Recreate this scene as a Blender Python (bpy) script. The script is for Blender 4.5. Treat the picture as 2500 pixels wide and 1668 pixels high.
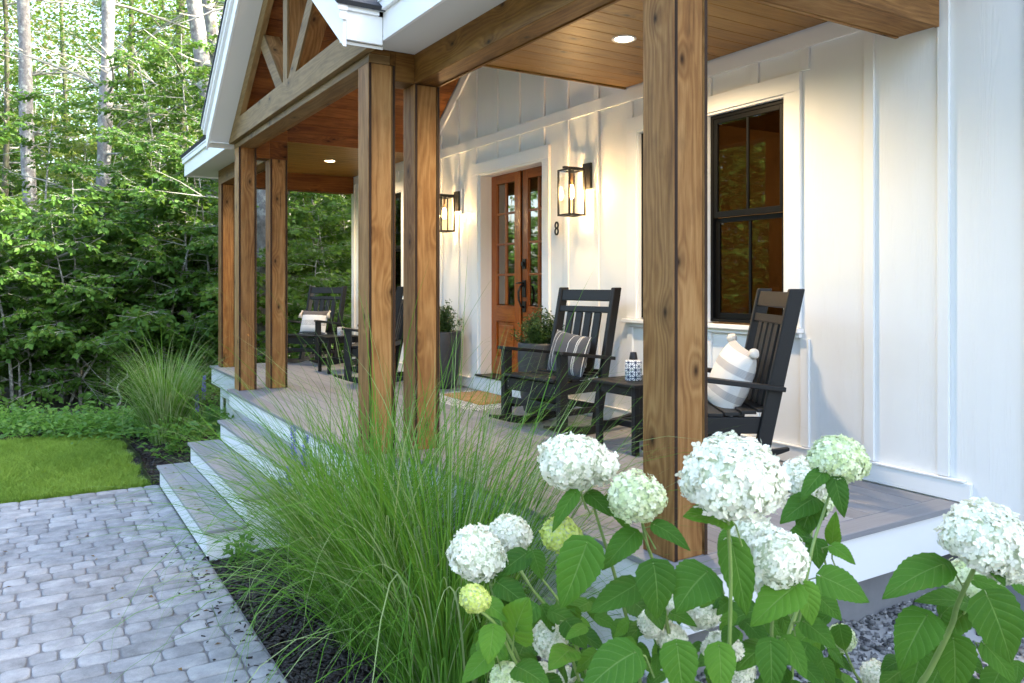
import bpy, math, random
import numpy as np
from mathutils import Matrix, Vector, noise as mnoise
R_ = random.Random(7)
NR = np.random.default_rng(11)
scene = bpy.context.scene
C = scene.collection
for o in list(bpy.data.objects): bpy.data.objects.remove(o)
rad = math.radians

# ------------------------------------------------------------ camera, sky, sun, exposure
CAMH = 1.13; F_ = 1938.7; YAW = 1.023; HY = 694.3
cam_d = bpy.data.cameras.new('camera'); cam = bpy.data.objects.new('camera', cam_d); C.objects.link(cam)
cam.location = (0, 0, CAMH); cam.rotation_euler = (rad(90), 0, YAW)
cam_d.sensor_width = 36; cam_d.lens = F_/2500*36; cam_d.shift_y = -(834-HY)/2500
cam_d.clip_start = .05; cam_d.clip_end = 500
cam_d.dof.use_dof = True; cam_d.dof.focus_distance = 5.0; cam_d.dof.aperture_fstop = 9.0
scene.camera = cam
SUN_EL = rad(33); SUN_H = Vector((.42, .907, 0)).normalized()
world = bpy.data.worlds.new('World'); scene.world = world; world.use_nodes = True
wn = world.node_tree.nodes; wl = world.node_tree.links
sky = wn.new('ShaderNodeTexSky'); sky.sky_type = 'NISHITA'; sky.sun_disc = False
sky.sun_elevation = SUN_EL; sky.sun_rotation = math.atan2(SUN_H.x, SUN_H.y)
sky.air_density = 1.0; sky.dust_density = 5.0; sky.ozone_density = .6; sky.altitude = 0
wn['Background'].inputs[1].default_value = .15
wl.new(sky.outputs[0], wn['Background'].inputs[0])
sd = bpy.data.lights.new('sun', 'SUN'); sd.energy = 2.3; sd.angle = rad(.6); sd.color = (1, .93, .80)
sun = bpy.data.objects.new('sun', sd); C.objects.link(sun)
to_sun = Vector((SUN_H.x*math.cos(SUN_EL), SUN_H.y*math.cos(SUN_EL), math.sin(SUN_EL)))
sun.rotation_euler = to_sun.to_track_quat('Z', 'Y').to_euler(); sun.location = (0, 0, 20)
scene.view_settings.view_transform = 'Standard'; scene.view_settings.look = 'None'
scene.view_settings.exposure = 3.33; scene.view_settings.gamma = 1
scene.view_settings.use_curve_mapping = False
scene.view_settings.use_white_balance = True; scene.view_settings.white_balance_temperature = 6600; scene.view_settings.white_balance_tint = 9
scene.render.engine = 'CYCLES'
scene.cycles.max_bounces = 7; scene.cycles.diffuse_bounces = 4; scene.cycles.transparent_max_bounces = 12

# ------------------------------------------------------------ helpers
cc, ss = math.cos(YAW), math.sin(YAW)
def at(px, depth, z=None, py=None):
    """a point of the place from a direction and a true distance in front of the viewer"""
    u = (px-1250)/F_
    if z is None: z = CAMH + depth*(HY-py)/F_
    return Vector((depth*(cc*u-ss), depth*(ss*u+cc), z))
W = {}
def link(o, parent=None, M=None):
    M = Matrix() if M is None else M
    C.objects.link(o)
    if parent is not None:
        o.parent = parent; o.matrix_basis = W[parent.name].inverted() @ M
    else: o.matrix_basis = M
    W[o.name] = M.copy(); return o
def tag(o, label=None, cat=None, group=None, kind=None):
    if label: o['label'] = label
    if cat: o['category'] = cat
    if group: o['group'] = group
    if kind: o['kind'] = kind
    return o
def thing(name, label, cat, loc=(0,0,0), rz=0, group=None):
    o = bpy.data.objects.new(name, None); o.empty_display_size = .1
    link(o, None, Matrix.Translation(loc) @ Matrix.Rotation(rz, 4, 'Z'))
    return tag(o, label, cat, group)
def kids(o):
    return [c for c in C.objects if c.parent == o]
def copy_tree(o, M, label=None, parent=None):
    c = o.copy(); C.objects.link(c)
    if parent is None: c.matrix_basis = M
    else: c.parent = parent
    if label: c['label'] = label
    W[c.name] = c.matrix_basis.copy() if parent is None else W[parent.name] @ c.matrix_basis
    for k in KIDS.get(o.name) or KIDS.setdefault(o.name, kids(o)): copy_tree(k, None, None, c)
    return c
KIDS = {}
class G:
    def __init__(s): s.v=[]; s.f=[]; s.uv=[]; s.mi=[]
    def face(s, pts, uvs, mi=0):
        b=len(s.v); s.v += [tuple(p) for p in pts]; s.f.append(tuple(range(b,b+len(pts)))); s.uv += list(uvs); s.mi.append(mi)
    def box(s, x0,x1,y0,y1,z0,z1, ax=None, M=None, mi=0):
        lo=(min(x0,x1),min(y0,y1),min(z0,z1)); hi=(max(x0,x1),max(y0,y1),max(z0,z1))
        d=[hi[i]-lo[i] for i in range(3)]
        if ax is None: ax=d.index(max(d))
        ru,rv=R_.random()*40,R_.random()*40
        b=len(s.v)
        cs=[(x,y,z) for z in (lo[2],hi[2]) for y in (lo[1],hi[1]) for x in (lo[0],hi[0])]
        s.v += [tuple(M@Vector(c)) if M is not None else c for c in cs]
        fs=[((0,2,3,1),2),((4,5,7,6),2),((0,1,5,4),1),((2,6,7,3),1),((0,4,6,2),0),((1,3,7,5),0)]
        for k,(f,na) in enumerate(fs):
            s.f.append(tuple(b+i for i in f)); s.mi.append(mi)
            t=[a for a in range(3) if a!=na]
            if ax in t: U=ax; V=[a for a in t if a!=ax][0]
            else: U,V=t
            for i in f: s.uv.append((cs[i][U]+ru, cs[i][V]+rv+.31*k))
    def prism(s, poly, y0, y1, M=None, mi=0):
        """polygon in x,z (counter clockwise seen from -y) extruded along y"""
        n=len(poly); b=len(s.v); ru,rv=R_.random()*40,R_.random()*40
        T=(lambda p: tuple(M@Vector(p))) if M is not None else (lambda p:p)
        s.v += [T((x,y0,z)) for x,z in poly]+[T((x,y1,z)) for x,z in poly]
        s.f.append(tuple(b+i for i in range(n))); s.mi.append(mi); s.uv += [(x+ru,z+rv) for x,z in poly]
        s.f.append(tuple(b+n+i for i in reversed(range(n)))); s.mi.append(mi); s.uv += [(x+ru,z+rv) for x,z in reversed(poly)]
        for i in range(n):
            j=(i+1)%n; s.f.append((b+j,b+i,b+n+i,b+n+j)); s.mi.append(mi)
            l=math.dist(poly[i],poly[j]); s.uv += [(l+ru,rv),(ru,rv),(ru,rv+abs(y1-y0)),(l+ru,rv+abs(y1-y0))]
    def tube(s, pts, rs, n=8, caps=True, mi=0):
        pts=[Vector(p) for p in pts]; m=len(pts)
        if not hasattr(rs,'__len__'): rs=[rs]*m
        b=len(s.v); up=None; L=0; Ls=[]
        for i,p in enumerate(pts):
            t=(pts[min(i+1,m-1)]-pts[max(i-1,0)])
            if t.length<1e-9: t=Vector((0,0,1))
            t.normalize()
            if up is None: up=t.orthogonal().normalized()
            up=(up-t*up.dot(t))
            if up.length<1e-6: up=t.orthogonal()
            up.normalize(); w=t.cross(up)
            if i: L+=(p-pts[i-1]).length
            Ls.append(L)
            for k in range(n):
                a=2*math.pi*k/n; s.v.append(tuple(p+(up*math.cos(a)+w*math.sin(a))*rs[i]))
        for i in range(m-1):
            for k in range(n):
                k2=(k+1)%n; s.f.append((b+i*n+k,b+i*n+k2,b+(i+1)*n+k2,b+(i+1)*n+k)); s.mi.append(mi)
                q=2*math.pi*max(rs)/n
                s.uv += [(Ls[i],k*q),(Ls[i],(k+1)*q),(Ls[i+1],(k+1)*q),(Ls[i+1],k*q)]
        if caps:
            s.f.append(tuple(b+k for k in reversed(range(n)))); s.mi.append(mi); s.uv += [(0,0)]*n
            s.f.append(tuple(b+(m-1)*n+k for k in range(n))); s.mi.append(mi); s.uv += [(0,0)]*n
    def lathe(s, prof, n=28, mi=0, c=(0,0,0)):
        b=len(s.v); m=len(prof)
        for r,z in prof:
            for k in range(n):
                a=2*math.pi*k/n; s.v.append((c[0]+r*math.cos(a),c[1]+r*math.sin(a),c[2]+z))
        for i in range(m-1):
            for k in range(n):
                k2=(k+1)%n; s.f.append((b+i*n+k,b+i*n+k2,b+(i+1)*n+k2,b+(i+1)*n+k)); s.mi.append(mi)
                s.uv += [(k/n,prof[i][1]),((k+1)/n,prof[i][1]),((k+1)/n,prof[i+1][1]),(k/n,prof[i+1][1])]
    def ball(s, c, r, n=8, m=6, sc=(1,1,1), jit=0, mi=0):
        b=len(s.v)
        for i in range(m+1):
            th=math.pi*i/m
            for k in range(n):
                a=2*math.pi*k/n; q=r*(1+jit*(R_.random()-.5))
                s.v.append((c[0]+q*sc[0]*math.sin(th)*math.cos(a),c[1]+q*sc[1]*math.sin(th)*math.sin(a),c[2]-q*sc[2]*math.cos(th)))
        for i in range(m):
            for k in range(n):
                k2=(k+1)%n; s.f.append((b+i*n+k,b+i*n+k2,b+(i+1)*n+k2,b+(i+1)*n+k)); s.mi.append(mi)
                s.uv += [(k/n,i/m),((k+1)/n,i/m),((k+1)/n,(i+1)/m),(k/n,(i+1)/m)]
    def mesh(s, name, mats, smooth=False):
        me=bpy.data.meshes.new(name); me.from_pydata(s.v,[],s.f)
        uv=me.uv_layers.new(name='UVMap'); uv.data.foreach_set('uv', np.array(s.uv,dtype=np.float32).ravel())
        for m in (mats if isinstance(mats,(list,tuple)) else [mats]): me.materials.append(m)
        if any(s.mi): me.polygons.foreach_set('material_index', s.mi)
        if smooth: me.polygons.foreach_set('use_smooth', [True]*len(s.f))
        me.update(); return me
def part(name, g, mats, parent=None, M=None, bevel=0, smooth=False):
    """link a builder (coordinates in the frame M) as ONE mesh object"""
    me = g if isinstance(g, bpy.types.Mesh) else g.mesh(name, mats, smooth)
    o = bpy.data.objects.new(name, me)
    if M is None and parent is not None: M = W[parent.name]
    link(o, parent, M)
    if bevel:
        b=o.modifiers.new('bevel','BEVEL'); b.width=bevel; b.segments=2; b.limit_method='ANGLE'; b.harden_normals=False
    return o
def wpart(name, g, mats, parent=None, bevel=0, smooth=False):
    """builder coordinates are world coordinates; the object's origin goes to its own middle"""
    a=np.array(g.v); m=(a.min(0)+a.max(0))/2; g.v=[(x-m[0],y-m[1],z-m[2]) for x,y,z in g.v]
    return part(name, g, mats, parent, Matrix.Translation([float(k) for k in m]), bevel, smooth)
def board(name, x0,x1,y0,y1,z0,z1, mat, parent, ax=None, bevel=.003):
    g=G(); g.box(x0,x1,y0,y1,z0,z1,ax); return wpart(name,g,mat,parent,bevel)
def npmesh(name, V, Fq, mats, UV=None, smooth=False, mi=None):
    """fast mesh from arrays: V (n,3), Fq (m,k)"""
    me=bpy.data.meshes.new(name); m,k=Fq.shape
    me.vertices.add(len(V)); me.vertices.foreach_set('co', V.astype(np.float32).ravel())
    me.loops.add(m*k); me.loops.foreach_set('vertex_index', Fq.astype(np.int32).ravel())
    me.polygons.add(m); me.polygons.foreach_set('loop_start', np.arange(0,m*k,k,dtype=np.int32))
    me.polygons.foreach_set('loop_total', np.full(m,k,dtype=np.int32))
    if smooth: me.polygons.foreach_set('use_smooth', np.ones(m,dtype=bool))
    if UV is not None:
        uv=me.uv_layers.new(name='UVMap'); uv.data.foreach_set('uv', UV.astype(np.float32).ravel())
    for q in (mats if isinstance(mats,(list,tuple)) else [mats]): me.materials.append(q)
    if mi is not None: me.polygons.foreach_set('material_index', mi.astype(np.int32))
    me.update(calc_edges=True); me.validate(); return me
def nrm(a): return a/np.maximum(np.linalg.norm(a,axis=-1,keepdims=True),1e-9)

# ------------------------------------------------------------ materials
def mat(name):
    m=bpy.data.materials.new(name); m.use_nodes=True; nt=m.node_tree; b=nt.nodes['Principled BSDF']
    return m,nt,b
def N(nt,t,**kw):
    n=nt.nodes.new('ShaderNode'+t)
    for k,v in kw.items():
        if isinstance(k,str) and k.startswith('i_'): n.inputs[int(k[2:]) if k[2:].isdigit() else k[2:].replace('_',' ')].default_value=v
        else: setattr(n,k,v)
    return n
def Mth(nt,op,a,b=None,c=None,clamp=False):
    n=nt.nodes.new('ShaderNodeMath'); n.operation=op; n.use_clamp=clamp
    for i,v in enumerate((a,b,c)):
        if v is None: continue
        if isinstance(v,(int,float)): n.inputs[i].default_value=v
        else: nt.links.new(v,n.inputs[i])
    return n.outputs[0]
def ramp(nt,fac,stops):
    n=nt.nodes.new('ShaderNodeValToRGB'); e=n.color_ramp.elements
    while len(e)<len(stops): e.new(.5)
    for q,(p,c) in zip(e,stops): q.position=p; q.color=(*c,1)
    nt.links.new(fac,n.inputs[0]); return n.outputs[0]
def mixc(nt,f,a,b,mode='MIX'):
    n=nt.nodes.new('ShaderNodeMix'); n.data_type='RGBA'; n.blend_type=mode
    for i,v in ((0,f),(6,a),(7,b)):
        if isinstance(v,(int,float)): n.inputs[i].default_value=v
        elif isinstance(v,tuple): n.inputs[i].default_value=(*v,1)
        else: nt.links.new(v,n.inputs[i])
    return n.outputs[2]
def uvxy(nt):
    t=nt.nodes.new('ShaderNodeTexCoord'); s=nt.nodes.new('ShaderNodeSeparateXYZ'); nt.links.new(t.outputs['UV'],s.inputs[0]); return s.outputs[0],s.outputs[1],t
def comb(nt,x,y,z=0):
    n=nt.nodes.new('ShaderNodeCombineXYZ')
    for i,v in enumerate((x,y,z)):
        if isinstance(v,(int,float)): n.inputs[i].default_value=v
        else: nt.links.new(v,n.inputs[i])
    return n.outputs[0]
def noise(nt,vec,scale=1,detail=4,rough=.5,dist=0):
    n=nt.nodes.new('ShaderNodeTexNoise'); n.inputs['Scale'].default_value=scale; n.inputs['Detail'].default_value=detail
    n.inputs['Roughness'].default_value=rough; n.inputs['Distortion'].default_value=dist
    if vec is not None: nt.links.new(vec,n.inputs['Vector'])
    return n.outputs[0]
def bump(nt,b,h,strength=.3,dist=.002):
    n=nt.nodes.new('ShaderNodeBump'); n.inputs['Strength'].default_value=strength; n.inputs['Distance'].default_value=dist
    nt.links.new(h,n.inputs['Height']); nt.links.new(n.outputs[0],b.inputs['Normal'])
def wood(name, dark, mid, light, rough=.6, knots=.5, grey=0.0, spec=.16):
    m,nt,b=mat(name); u,v,_=uvxy(nt)
    # knots: one candidate per cell, kept where the cell's random colour allows
    ku=Mth(nt,'MULTIPLY',u,1.7); kv=Mth(nt,'MULTIPLY',v,6.2)
    vo=N(nt,'TexVoronoi',feature='F1',voronoi_dimensions='2D'); vo.inputs['Scale'].default_value=1
    nt.links.new(comb(nt,ku,kv),vo.inputs['Vector'])
    sp=N(nt,'SeparateXYZ'); nt.links.new(vo.outputs['Position'],sp.inputs[0])
    du=Mth(nt,'DIVIDE',Mth(nt,'SUBTRACT',ku,sp.outputs[0]),1.7); dv=Mth(nt,'DIVIDE',Mth(nt,'SUBTRACT',kv,sp.outputs[1]),6.2)
    du2=Mth(nt,'MULTIPLY',du,.55)
    r=Mth(nt,'SQRT',Mth(nt,'ADD',Mth(nt,'MULTIPLY',du2,du2),Mth(nt,'MULTIPLY',dv,dv)))
    cs=N(nt,'SeparateColor'); nt.links.new(vo.outputs['Color'],cs.inputs[0])
    keep=Mth(nt,'GREATER_THAN',cs.outputs[0],1-knots)
    bulge=Mth(nt,'MULTIPLY',Mth(nt,'POWER',2.718,Mth(nt,'MULTIPLY',Mth(nt,'MULTIPLY',r,r),-420)),keep)
    kn=Mth(nt,'MULTIPLY',Mth(nt,'SUBTRACT',1,Mth(nt,'DIVIDE',r,.016),clamp=True),keep,clamp=True)
    halo=Mth(nt,'MULTIPLY',Mth(nt,'SUBTRACT',1,Mth(nt,'DIVIDE',r,.05),clamp=True),keep,clamp=True)
    w1=noise(nt,comb(nt,Mth(nt,'MULTIPLY',u,.9),Mth(nt,'MULTIPLY',v,7)),1,2)
    ph=Mth(nt,'ADD',Mth(nt,'MULTIPLY',w1,46),Mth(nt,'ADD',Mth(nt,'MULTIPLY',v,150),Mth(nt,'MULTIPLY',bulge,14)))
    rings=Mth(nt,'MULTIPLY_ADD',Mth(nt,'SINE',ph),.5,.5)
    fine=noise(nt,comb(nt,Mth(nt,'MULTIPLY',u,7),Mth(nt,'MULTIPLY',v,330)),1,5,.65)
    broad=noise(nt,comb(nt,Mth(nt,'MULTIPLY',u,1.6),Mth(nt,'MULTIPLY',v,9)),1,4,.6)
    blot=noise(nt,comb(nt,Mth(nt,'MULTIPLY',u,5),Mth(nt,'MULTIPLY',v,9)),1,5,.6)
    oi=N(nt,'ObjectInfo')
    f=Mth(nt,'ADD',Mth(nt,'MULTIPLY',rings,.09),Mth(nt,'ADD',Mth(nt,'MULTIPLY',fine,.42),Mth(nt,'ADD',Mth(nt,'MULTIPLY',broad,.42),Mth(nt,'MULTIPLY',oi.outputs['Random'],.14))))
    col=ramp(nt,f,[(.30,dark),(.50,mid),(.71,light)])
    bl=Mth(nt,'MULTIPLY',Mth(nt,'SUBTRACT',blot,.52,clamp=True),2.6,clamp=True)
    col=mixc(nt,Mth(nt,'MULTIPLY',bl,.55),col,tuple(q*.55 for q in dark))
    if grey:
        gr=noise(nt,comb(nt,Mth(nt,'MULTIPLY',u,.7),Mth(nt,'MULTIPLY',v,3)),1,3)
        col=mixc(nt,Mth(nt,'MULTIPLY',Mth(nt,'SUBTRACT',gr,.38,clamp=True),grey*3,clamp=True),col,(.37,.28,.17))
    ck=noise(nt,comb(nt,Mth(nt,'MULTIPLY',u,1.1),Mth(nt,'MULTIPLY',v,75)),1,1)
    crack=Mth(nt,'MULTIPLY',Mth(nt,'SUBTRACT',ck,.735,clamp=True),22,clamp=True)
    col=mixc(nt,Mth(nt,'MULTIPLY',crack,.8),col,tuple(q*.25 for q in dark))
    col=mixc(nt,Mth(nt,'MULTIPLY',halo,.55),col,tuple(q*.5 for q in dark))
    col=mixc(nt,kn,col,tuple(q*.16 for q in dark))
    nt.links.new(col,b.inputs['Base Color'])
    nt.links.new(Mth(nt,'MULTIPLY_ADD',fine,.25,rough-.12),b.inputs['Roughness']); b.inputs['Specular IOR Level'].default_value=spec
    bump(nt,b,Mth(nt,'ADD',fine,Mth(nt,'MULTIPLY',rings,.4)),.35,.0015)
    return m
M_post = wood('stained_post_wood',(.070,.025,.006),(.235,.108,.033),(.40,.225,.086),grey=.08,knots=.62)
M_edge = wood('dark_edge_wood',(.018,.010,.007),(.035,.020,.013),(.06,.035,.022),knots=.1)
M_beam = wood('stained_beam_wood',(.045,.017,.004),(.135,.062,.015),(.25,.13,.036),knots=.5,rough=.5)
M_gable= wood('olive_tan_gable_wood',(.065,.034,.012),(.165,.098,.037),(.27,.175,.075),knots=.5,grey=.06)
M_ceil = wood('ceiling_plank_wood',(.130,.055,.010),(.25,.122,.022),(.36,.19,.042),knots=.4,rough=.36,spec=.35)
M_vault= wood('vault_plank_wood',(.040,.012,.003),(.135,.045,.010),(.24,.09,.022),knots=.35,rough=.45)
M_doorw= wood('varnished_door_wood',(.12,.022,.003),(.29,.066,.008),(.44,.13,.018),knots=0,rough=.30,spec=.5)
def paint(name,col,rough=.5,grain=.0,vert=True,dirt=.06):
    m,nt,b=mat(name); u,v,_=uvxy(nt)
    w=noise(nt,comb(nt,Mth(nt,'MULTIPLY',u,.8),Mth(nt,'MULTIPLY',v,14)),1,2)
    ring=Mth(nt,'MULTIPLY_ADD',Mth(nt,'SINE',Mth(nt,'ADD',Mth(nt,'MULTIPLY',v,260),Mth(nt,'MULTIPLY',w,60))),.5,.5)
    patch=Mth(nt,'GREATER_THAN',noise(nt,comb(nt,Mth(nt,'MULTIPLY',u,.5),Mth(nt,'MULTIPLY',v,5)),1,1),.53)
    fine=noise(nt,comb(nt,Mth(nt,'MULTIPLY',u,5),Mth(nt,'MULTIPLY',v,240)),1,3,.6)
    t=N(nt,'TexCoord'); big=noise(nt,t.outputs['Object'],1.3,4,.6)
    c=mixc(nt,Mth(nt,'MULTIPLY',Mth(nt,'SUBTRACT',big,.45,clamp=True),dirt*6,clamp=True),col,tuple(k*.86 for k in col))
    nt.links.new(c,b.inputs['Base Color']); b.inputs['Roughness'].default_value=rough; b.inputs['Specular IOR Level'].default_value=.3
    if grain: bump(nt,b,Mth(nt,'ADD',fine,Mth(nt,'MULTIPLY',Mth(nt,'MULTIPLY',ring,patch),.9)),grain,.0022)
    return m
M_siding=paint('white_board_siding',(.80,.80,.785),.5,.26)
M_white =paint('white_trim_paint',(.83,.83,.82),.45,.06)
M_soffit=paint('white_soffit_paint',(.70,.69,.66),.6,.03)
M_deckw =paint('white_skirt_paint',(.82,.82,.83),.45,.04)
def simple(name,col,rough=.5,metal=0,spec=.5,nscale=0,namp=.15,bmp=0,emit=None,es=0):
    m,nt,b=mat(name); b.inputs['Roughness'].default_value=rough; b.inputs['Metallic'].default_value=metal; b.inputs['Specular IOR Level'].default_value=spec
    t=N(nt,'TexCoord')
    if nscale:
        n=noise(nt,t.outputs['Object'],nscale,5,.6)
        nt.links.new(mixc(nt,n,tuple(k*(1-namp) for k in col),tuple(min(1,k*(1+namp)) for k in col)),b.inputs['Base Color'])
        if bmp: bump(nt,b,n,bmp,.002)
    else: b.inputs['Base Color'].default_value=(*col,1)
    if emit: b.inputs['Emission Color'].default_value=(*emit,1); b.inputs['Emission Strength'].default_value=es
    return m
def deckmat():
    m,nt,b=mat('taupe_composite_deck'); u,v,_=uvxy(nt); oi=N(nt,'ObjectInfo')
    fine=noise(nt,comb(nt,Mth(nt,'MULTIPLY',u,4),Mth(nt,'MULTIPLY',v,160)),1,5,.65)
    br=noise(nt,comb(nt,Mth(nt,'MULTIPLY',u,.8),Mth(nt,'MULTIPLY',v,16)),1,4,.6)
    f=Mth(nt,'ADD',Mth(nt,'MULTIPLY',fine,.4),Mth(nt,'ADD',Mth(nt,'MULTIPLY',br,.4),Mth(nt,'MULTIPLY',oi.outputs['Random'],.2)))
    nt.links.new(ramp(nt,f,[(.3,(.165,.160,.168)),(.5,(.238,.232,.243)),(.72,(.325,.318,.332))]),b.inputs['Base Color'])
    b.inputs['Roughness'].default_value=.5; bump(nt,b,fine,.5,.0015); return m
M_deck=deckmat()
M_black=simple('black_poly_lumber',(.0095,.0095,.010),.5,spec=.32,nscale=160,namp=.5,bmp=.25)
M_metalk=simple('black_metal',(.012,.011,.011),.38,.3)
M_shingle=simple('dark_shingle',(.035,.036,.04),.9,nscale=60,namp=.5,bmp=.5)
M_conc=simple('grey_concrete_foundation',(.22,.22,.23),.9,nscale=9,namp=.25,bmp=.5)
M_pot=simple('charcoal_pot',(.035,.038,.042),.55,nscale=14,namp=.25,bmp=.1)
M_soil=simple('dark_soil',(.03,.018,.012),.95,nscale=40,namp=.5,bmp=.6)
M_mull=simple('black_window_frame',(.004,.004,.004),.45,spec=.15)
M_thr=simple('bronze_threshold',(.02,.016,.014),.4,.4)
M_ring=simple('white_lamp_trim',(.8,.78,.75),.4)
M_led=simple('lit_lamp_lens',(.9,.85,.75),.4,emit=(1,.80,.52),es=9)
M_bulb=simple('lit_filament_bulb',(1,.8,.5),.3,emit=(1,.60,.24),es=26)
M_socket=simple('brass_socket',(.25,.14,.05),.35,.9)
def glassmat(name,tint=(.9,.9,.9),refl=.12,through=.85):
    m=bpy.data.materials.new(name); m.use_nodes=True; nt=m.node_tree; nt.nodes.clear()
    out=N(nt,'OutputMaterial'); tr=N(nt,'BsdfTransparent'); tr.inputs[0].default_value=(*[k*through for k in tint],1)
    gl=N(nt,'BsdfGlossy'); gl.inputs['Roughness'].default_value=.015; gl.inputs[0].default_value=(1,1,1,1)
    fr=N(nt,'Fresnel'); fr.inputs[0].default_value=1.5
    geo=N(nt,'NewGeometry')
    t=N(nt,'TexCoord'); n=noise(nt,t.outputs['Object'],2.2,1)
    bp=N(nt,'Bump'); bp.inputs['Strength'].default_value=.03; bp.inputs['Distance'].default_value=.01; nt.links.new(n,bp.inputs['Height']); nt.links.new(bp.outputs[0],gl.inputs['Normal'])
    f=Mth(nt,'MAXIMUM',Mth(nt,'MULTIPLY',fr.outputs[0],.8),refl)
    f=Mth(nt,'MULTIPLY',f,Mth(nt,'SUBTRACT',1,geo.outputs['Backfacing']),clamp=True)
    mx=N(nt,'MixShader'); nt.links.new(f,mx.inputs[0]); nt.links.new(tr.outputs[0],mx.inputs[1]); nt.links.new(gl.outputs[0],mx.inputs[2])
    nt.links.new(mx.outputs[0],out.inputs[0]); return m
M_pane=glassmat('window_glass',(.60,.50,.36),.04,.7)
M_paned=glassmat('door_glass',(.9,.82,.7),.26,.9)
M_lampglass=glassmat('clear_lamp_glass',(1,.98,.94),.05,.97)
def leafmat(name,c0,c1,trans=.35,rough=.5,tcol=None,spec=.3,veins=False):
    m=bpy.data.materials.new(name); m.use_nodes=True; nt=m.node_tree; b=nt.nodes['Principled BSDF']; out=nt.nodes['Material Output']
    u,v,t=uvxy(nt); oi=N(nt,'ObjectInfo')
    if veins:
        s2=Mth(nt,'ABSOLUTE',Mth(nt,'SUBTRACT',v,.5))
        lat=Mth(nt,'ABSOLUTE',Mth(nt,'SINE',Mth(nt,'MULTIPLY',Mth(nt,'SUBTRACT',u,Mth(nt,'MULTIPLY',s2,.62)),21)))
        lv=Mth(nt,'SUBTRACT',1,Mth(nt,'MULTIPLY',lat,5.5),clamp=True)
        mid=Mth(nt,'SUBTRACT',1,Mth(nt,'MULTIPLY',s2,42),clamp=True)
        vein=Mth(nt,'MAXIMUM',Mth(nt,'MULTIPLY',lv,.55),mid)
        n=noise(nt,t.outputs['Object'],26,4,.6)
        f=Mth(nt,'MULTIPLY_ADD',n,.5,Mth(nt,'MULTIPLY',oi.outputs['Random'],.55),clamp=True)
        c=mixc(nt,f,c0,c1); c=mixc(nt,Mth(nt,'MULTIPLY',vein,.55),c,(.22,.34,.10))
        cells=noise(nt,t.outputs['Object'],130,2)
        puff=Mth(nt,'MULTIPLY_ADD',cells,.35,Mth(nt,'SUBTRACT',Mth(nt,'MULTIPLY',lat,.6),mid))
        bump(nt,b,puff,.55,.004)
    else:
        f=Mth(nt,'MULTIPLY_ADD',oi.outputs['Random'],.3,Mth(nt,'MULTIPLY',v,.8),clamp=True); c=mixc(nt,f,c0,c1)
    nt.links.new(c,b.inputs['Base Color']); b.inputs['Roughness'].default_value=rough; b.inputs['Specular IOR Level'].default_value=spec
    tl=N(nt,'BsdfTranslucent'); nt.links.new(mixc(nt,.6,c,tcol or tuple(min(1,k*2.2) for k in c1)),tl.inputs[0])
    mx=N(nt,'MixShader'); mx.inputs[0].default_value=trans
    nt.links.new(b.outputs[0],mx.inputs[1]); nt.links.new(tl.outputs[0],mx.inputs[2]); nt.links.new(mx.outputs[0],out.inputs[0]); return m
M_beech=leafmat('beech_leaf',(.017,.060,.011),(.090,.190,.030),.34,.5,(.22,.36,.05),.15)
M_beechy=leafmat('yellow_green_leaf',(.09,.15,.03),(.22,.30,.06),.45,.5,(.40,.44,.08))
M_far=leafmat('far_leaf',(.030,.062,.015),(.17,.185,.04),.32,.6,(.34,.32,.07))
M_needle=leafmat('pine_needle',(.04,.09,.03),(.10,.17,.06),.3,.5)
M_ground_leaf=leafmat('ground_cover_leaf',(.035,.105,.02),(.13,.27,.045),.35,.45)
M_hleaf=leafmat('hydrangea_leaf',(.018,.070,.008),(.062,.165,.016),.20,.5,(.20,.40,.015),.12,True)
M_hleafd=leafmat('young_hydrangea_leaf',(.055,.16,.014),(.11,.25,.025),.30,.45,(.26,.46,.03),.15,True)
M_box=leafmat('boxwood_leaf',(.020,.055,.014),(.060,.12,.030),.2,.4,None,.4)
M_reed=leafmat('fountain_grass_blade',(.040,.130,.012),(.13,.28,.048),.30,.5,(.24,.48,.03),.10)
M_reedp=leafmat('pale_fountain_grass_blade',(.11,.19,.06),(.30,.38,.17),.3,.5,None,.12)
M_lawn=leafmat('lawn_blade',(.085,.18,.02),(.29,.43,.075),.3,.6,(.26,.40,.04),.1)
M_stem=simple('green_stem',(.16,.24,.055),.5,nscale=30,namp=.25)
M_sage=simple('sage_stem',(.10,.15,.06),.6)
def petal(name,c0,c1):
    m=leafmat(name,c0,c1,.25,.6,tuple(min(1,k*1.05) for k in c1),.2); return m
M_pw=petal('white_petal',(.72,.75,.58),(.89,.865,.77))
M_pc=petal('cream_petal',(.50,.62,.26),(.84,.87,.66))
M_pl=petal('lime_petal',(.42,.52,.07),(.70,.76,.28))
M_core=simple('flower_core_green',(.52,.58,.40),.8)
M_purple=petal('violet_blossom',(.09,.07,.40),(.24,.19,.75))
def bark(name,c0,c1,c2,sc=1.0):
    m,nt,b=mat(name); t=N(nt,'TexCoord'); mp=N(nt,'Mapping'); mp.inputs['Scale'].default_value=(sc,sc,sc*.7); nt.links.new(t.outputs['Object'],mp.inputs[0])
    a=noise(nt,mp.outputs[0],14,6,.7); l=noise(nt,t.outputs['Object'],7*sc,4,.65)
    vo=N(nt,'TexVoronoi'); vo.inputs['Scale'].default_value=22; nt.links.new(mp.outputs[0],vo.inputs['Vector'])
    c=ramp(nt,a,[(.3,c0),(.62,c1)]); c=mixc(nt,Mth(nt,'MULTIPLY',Mth(nt,'SUBTRACT',l,.5,clamp=True),7,clamp=True),c,c2)
    nt.links.new(c,b.inputs['Base Color']); b.inputs['Roughness'].default_value=.9
    bump(nt,b,Mth(nt,'ADD',a,vo.outputs['Distance']),.5,.012); return m
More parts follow.
